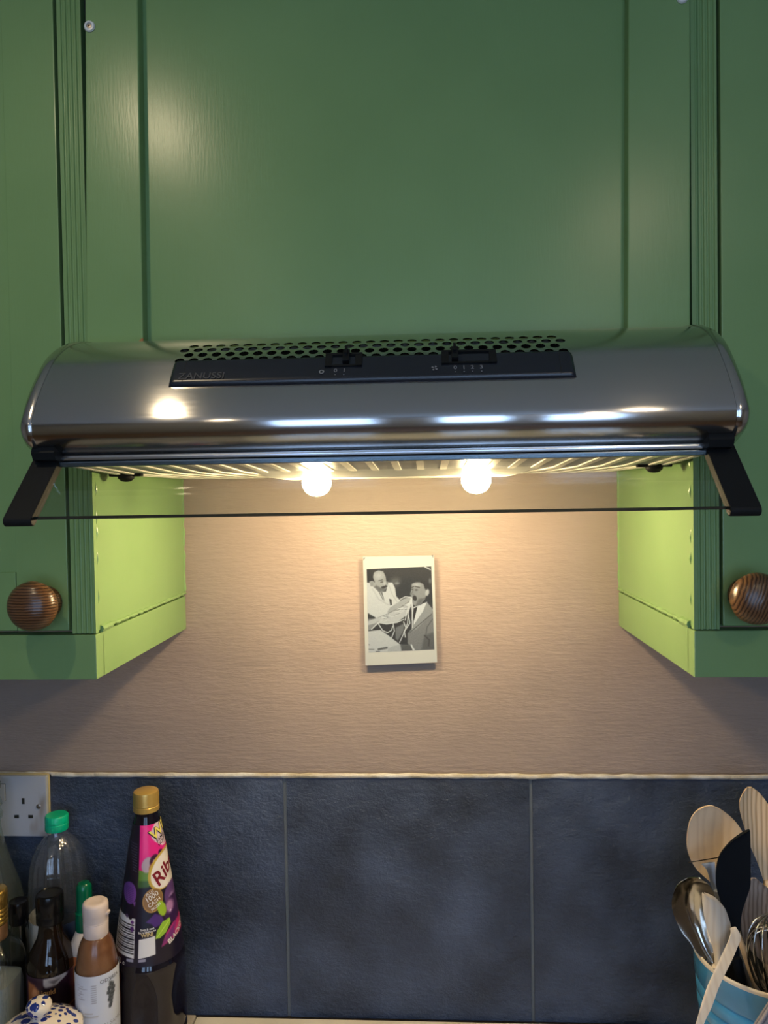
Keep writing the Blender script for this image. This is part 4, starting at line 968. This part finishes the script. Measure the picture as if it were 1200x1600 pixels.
def blade(rows, M_=13, dish=0, thick=.003, convex=False):
    "rows: (xl,yl,xr,yr,Y,dishfactor) edges of the head from tip to neck as seen, at real depth Y"
    top_ = []; bot = []; R = len(rows)
    for i, (a, b, c, d, Y, k) in enumerate(rows):
        Lp, Rp = at(a, b, Y), at(c, d, Y)
        for j in range(M_):
            t = j / (M_ - 1); e = 1 - (2 * t - 1) ** 2
            p = Lp.lerp(Rp, t); w = thick * (.35 + .65 * min(1, e * 3)) * (.5 if i == 0 else 1)
            p = p + Vector((0, dish * k * e, 0)); top_.append(p); bot.append(p + Vector((0, w, .0005)))
    n = R * M_; fs = []
    for i in range(R - 1):
        for j in range(M_ - 1):
            q = (i * M_ + j, i * M_ + j + 1, (i + 1) * M_ + j + 1, (i + 1) * M_ + j); fs += [q, tuple(n + v for v in q[::-1])]
        for j in (0, M_ - 1): q = (i * M_ + j, (i + 1) * M_ + j); fs.append((q[0], q[1], n + q[1], n + q[0]))
    for i in (0, R - 1):
        for j in range(M_ - 1): fs.append((i * M_ + j, i * M_ + j + 1, n + i * M_ + j + 1, n + i * M_ + j))
    return top_ + bot, fs
def rows_from(L, s, ox_, oy_, Y0, Y1, sub=3, ks=None):
    L = [(ox_ + a / s, oy_ + b / s, ox_ + c / s, oy_ + d / s) for a, b, c, d in L]
    C_ = catmull(L, sub); n = len(C_); return [(*map(float, r), Y0 + (Y1 - Y0) * i / (n - 1), (sin(pi * min(1, (i + .6) / (n * .9))) if ks is None else ks)) for i, r in enumerate(C_)]
FOOT = lambda a, r=.03: Vector((CX + r * cos(a), CY + r * sin(a), ZCNT + .012))
def utensil(name, label, cat, rows, m, dish=0, thick=.003, foot=None, hr=.0045, hmat=None, group='utensils standing in the crock', tang=None):
    a = at((rows[-1][0] + rows[-1][2]) / 2, (rows[-1][1] + rows[-1][3]) / 2, rows[-1][4])
    b = foot; e = empty(name, b); tag(e, label, cat)
    vs, fs = blade(rows, 15, dish, thick); MB().add(vs, fs).build('head', m, e, angle=50)
    pts = [a + (a - b) * .02, a, a.lerp(b, .3), a.lerp(b, .6), b]
    MB().tube(pts, [hr * .8, hr, hr, hr * 1.05, hr], 12).build('handle', hmat or m, e)
    return e
sp = [(330, 325, 430, 315), (215, 390, 560, 380), (140, 520, 720, 520), (108, 700, 830, 700), (112, 850, 860, 850), (150, 980, 830, 980), (215, 1090, 760, 1090), (290, 1170, 680, 1180), (380, 1250, 620, 1260), (470, 1330, 580, 1330)]
utensil('wooden_spoon', 'wide oval wooden spoon, highest on the left of the crock', 'spoon', rows_from(sp, 8, 1060, 1220, -.098, -.100), beech, .010, .003, FOOT(-.4, .03))
sp = [(860, 88, 920, 85), (800, 170, 1010, 150), (765, 270, 1120, 290), (775, 400, 1180, 430), (830, 600, 1200, 620), (900, 820, 1200, 830), (980, 1000, 1180, 1010), (1050, 1200, 1150, 1200), (1080, 1290, 1140, 1290)]
utensil('wooden_spoon', 'long wooden spoon with strong grain lines at the far right edge', 'spoon', rows_from(sp, 8, 1060, 1220, -.085, -.090), ash_w, .004, .003, FOOT(.6, .02))
sp = [(1005, 98, 1060, 98), (985, 170, 1120, 150), (930, 320, 1250, 260), (890, 450, 1330, 420), (880, 560, 1370, 560), (890, 700, 1370, 700), (920, 830, 1340, 830), (1010, 950, 1300, 950), (1110, 1050, 1270, 1050), (1170, 1130, 1240, 1130)]
utensil('wooden_spoon', 'greyish worn wooden spoon directly behind the wire whisk', 'spoon', rows_from(sp, 7.5, 1040, 1360, -.110, -.112), grey_w, .006, .003, FOOT(2.2, .025))
sp = [(250, 95, 400, 90), (150, 160, 510, 170), (95, 260, 570, 280), (72, 370, 600, 380), (85, 490, 612, 500), (140, 630, 612, 640), (220, 770, 605, 780), (300, 870, 595, 900), (365, 965, 590, 1020), (440, 1050, 585, 1110), (510, 1120, 575, 1170)]
utensil('serving_spoon', 'large shiny stainless steel serving spoon leaning out to the left', 'spoon', rows_from(sp, 7.5, 1040, 1360, -.150, -.152), steel_u, .022, .0012, FOOT(0, .03), .004)
sp = [(290, 1046, 455, 1020), (350, 1110, 465, 1095), (380, 1200, 475, 1200), (405, 1300, 490, 1300), (455, 1420, 530, 1420)]
tn = utensil('steel_turner', 'steel turner seen edge-on between the wide wooden spoon and black spatula', 'turner', rows_from(sp, 8, 1060, 1220, -.130, -.138, ks=.3), mat('satin_utensil_steel', (.50, .54, .60), .42, .85), .003, .0012, FOOT(.2, .02), .004)
e0, e1 = at(1076, 1348.3, -.130), at(1123, 1340.6, -.130); bk = (e0 - CAM).normalized() * .022 + Vector((0, 0, -.0004)); tk = Vector((0, 0, .0012))
MB().add([e0, e1, e1 + bk, e0 + bk, e0 + tk, e1 + tk, e1 + bk + tk, e0 + bk + tk], [(0, 1, 2, 3), (7, 6, 5, 4), (0, 4, 5, 1), (1, 5, 6, 2), (2, 6, 7, 3), (3, 7, 4, 0)]).build('blade', steel_u, tn, smooth=False)
sp = [(1171.5, 1297.5, 1172.1, 1298), (1152, 1309, 1172.5, 1308), (1137, 1321, 1172.8, 1320), (1126, 1335, 1173, 1335), (1120.6, 1351, 1173, 1351), (1119, 1370, 1173, 1370), (1120, 1388, 1172.4, 1385), (1125, 1405, 1167, 1403), (1132, 1426, 1160, 1424), (1141, 1447, 1157, 1447), (1144, 1470, 1155, 1470), (1146, 1500, 1156, 1500)]
utensil('silicone_spatula', 'black silicone spatula with a pointed curved tip', 'spatula', rows_from(sp, 1, 0, 0, -.158, -.160, ks=.2), black_sil, .002, .005, FOOT(-2, .02), .006)
sp = [(430, 262, 450, 262), (428, 310, 560, 310), (432, 370, 630, 370), (440, 450, 700, 455), (455, 550, 740, 560), (475, 640, 765, 650), (500, 730, 760, 740), (525, 820, 725, 830), (550, 900, 695, 920), (565, 980, 665, 990), (575, 1060, 635, 1060), (580, 1150, 615, 1150)]
utensil('wooden_spatula', 'pale pointed wooden spatula in front of the steel serving spoon', 'spatula', rows_from(sp, 7.5, 1040, 1360, -.172, -.172, ks=-.5), pale_w, .010, .003, FOOT(-.9, .03))
# pale strip leaning across the outside of the crock
L2 = [(1141, 1452, 1150, 1449, -.186), (1142, 1460, 1158, 1464, -.190), (1136, 1477, 1152, 1481, -.196), (1125, 1500, 1143, 1502, -.207), (1115, 1522, 1132, 1524, -.216), (1105, 1544, 1122, 1546, -.224), (1096, 1572, 1112, 1574, -.234), (1088, 1600, 1099, 1602, -.243), (1075, 1640, 1088, 1642, -.256)]
vs, fs = blade([(*map(float, r[:4]), float(r[4]), 0) for r in catmull(L2, 3)], 5, 0, .0028)
lowz = min(v.z for v in vs); e = empty('wooden_stirrer', (at(1080, 1640, -.256).x, -.256, lowz)); tag(e, 'flat pale wooden strip slanting across the front of the crock', 'stirrer')
MB().add(vs, fs).build('strip', pale_w, e, angle=50)
a_, b_ = at(1081, 1638, -.256), Vector((at(1081, 1638, -.256).x - .012, -.272, ZCNT + .001))
MB().tube([a_ + (a_ - b_) * .02, b_], .0045, 10).build('strip_foot', pale_w, e)
# whisk
wk = empty('balloon_whisk', FOOT(-1.2, .03)); tag(wk, 'wire balloon whisk at the front right of the crock', 'whisk')
apex = at(1197, 1428, -.168); base = FOOT(-1.2, .03); ax_ = (apex - base).normalized(); neck = apex - ax_ * .115
s1_ = ax_.cross(Vector((0, 1, 0))).normalized(); s2_ = ax_.cross(s1_)
for k in range(9):
    a = pi * k / 9 + .2; u = s1_ * cos(a) + s2_ * sin(a); sc = 1 - .02 * k
    hp = [neck]
    for t in np.linspace(.06, .94, 25):
        ang = pi * t; r = .034 * sc * sin(ang) ** .8 * (1 if True else 0); h = .115 * (.5 - .5 * cos(2 * pi * min(t, 1 - t) * 1.0)) if False else .115 * sin(pi * t) ** .62
        lat = .034 * sc * (-cos(pi * t)) * (sin(pi * t) ** .35) * 1.25
        hp.append(neck + ax_ * h * (1 - .02 * k) + u * lat)
    hp.append(neck); MB().tube(hp, .0010, 8, cap=False).build('wire', steel_u, wk, angle=80)
MB().tube([neck + ax_ * .006, neck, base], [.005, .0065, .0065], 12).build('handle', steel_u, wk)

# ---- small onion and ribbed mat at the frame's lower edge
onm = mat('onion_skin', (.40, .13, .035), .3); add_mottle(onm, (.30, .07, .02), (.55, .24, .06), 30, 3, (4, 4, .6))
po = at(1080, 1611, -.215)
on = MB().lathe([(.0, ZCNT), (.006, ZCNT), (.0155, ZCNT + .006), (.0200, ZCNT + .0165), (.0170, ZCNT + .027), (.008, ZCNT + .0335), (.003, ZCNT + .040), (.0015, ZCNT + .046), (0, ZCNT + .046)], 32, (.3255, -.1480, 0)).build('onion', onm, angle=70)
tag(on, 'small brown-skinned onion beside the foot of the crock', 'onion')
ribm = mat('grey_ribbed_silicone', (.22, .21, .24), .5)
rm = MB(); a0 = at(1176, 1608, -.262); 
U_ = (at(1203, 1566, -.250) - a0).normalized(); Wd = Vector((.62, -.10, -.78)).normalized(); Nn = U_.cross(Wd).normalized()
if Nn.y > 0: Nn = -Nn
nR = 14
for i in range(nR):
    p = a0 + Wd * (.003 + i * .0045); rm.tube([p, p + U_ * .10], .0024, 8)
q = [a0, a0 + U_ * .10, a0 + U_ * .10 + Wd * .063, a0 + Wd * .063]; q = [p - Nn * .0005 for p in q] + [p - Nn * .0030 for p in q]
rm.add(q, [(0, 1, 2, 3), (7, 6, 5, 4), (0, 4, 5, 1), (1, 5, 6, 2), (2, 6, 7, 3), (3, 7, 4, 0)])
tag(rm.build('ribbed_mat', ribm, angle=60), 'grey ribbed mat propped against the crock at the bottom right corner', 'mat')

# ================================================================== CEILING SPOTLIGHTS
trim_m = mat('spot_trim_chrome', (.7, .7, .7), .2, 1)
for (sx, sy, pw, rad), nm in zip(SPOTS, ('above the left cabinet', 'above the right cabinet', 'nearer the window on the left', 'nearer the window on the right')):
    e = empty('ceiling_spotlight', (sx, sy, ZC)); tag(e, 'round chrome recessed ceiling spotlight ' + nm, 'spotlight', 'recessed ceiling spotlights')
    q_ = max(.030, rad + .004); MB().lathe([(q_, -.001), (q_ + .012, -.001), (q_ + .013, -.004), (q_ + .010, -.007), (q_ + .001, -.007), (q_, -.004)], 32, (sx, sy, ZC), capped=False).build('trim_ring', trim_m, e)
    lo = area('spotlight_lamp', (sx, sy, ZC - .010), rad * 2, L_SPOT * pw, SPOTC, (0, 0, 0), shape='DISK')
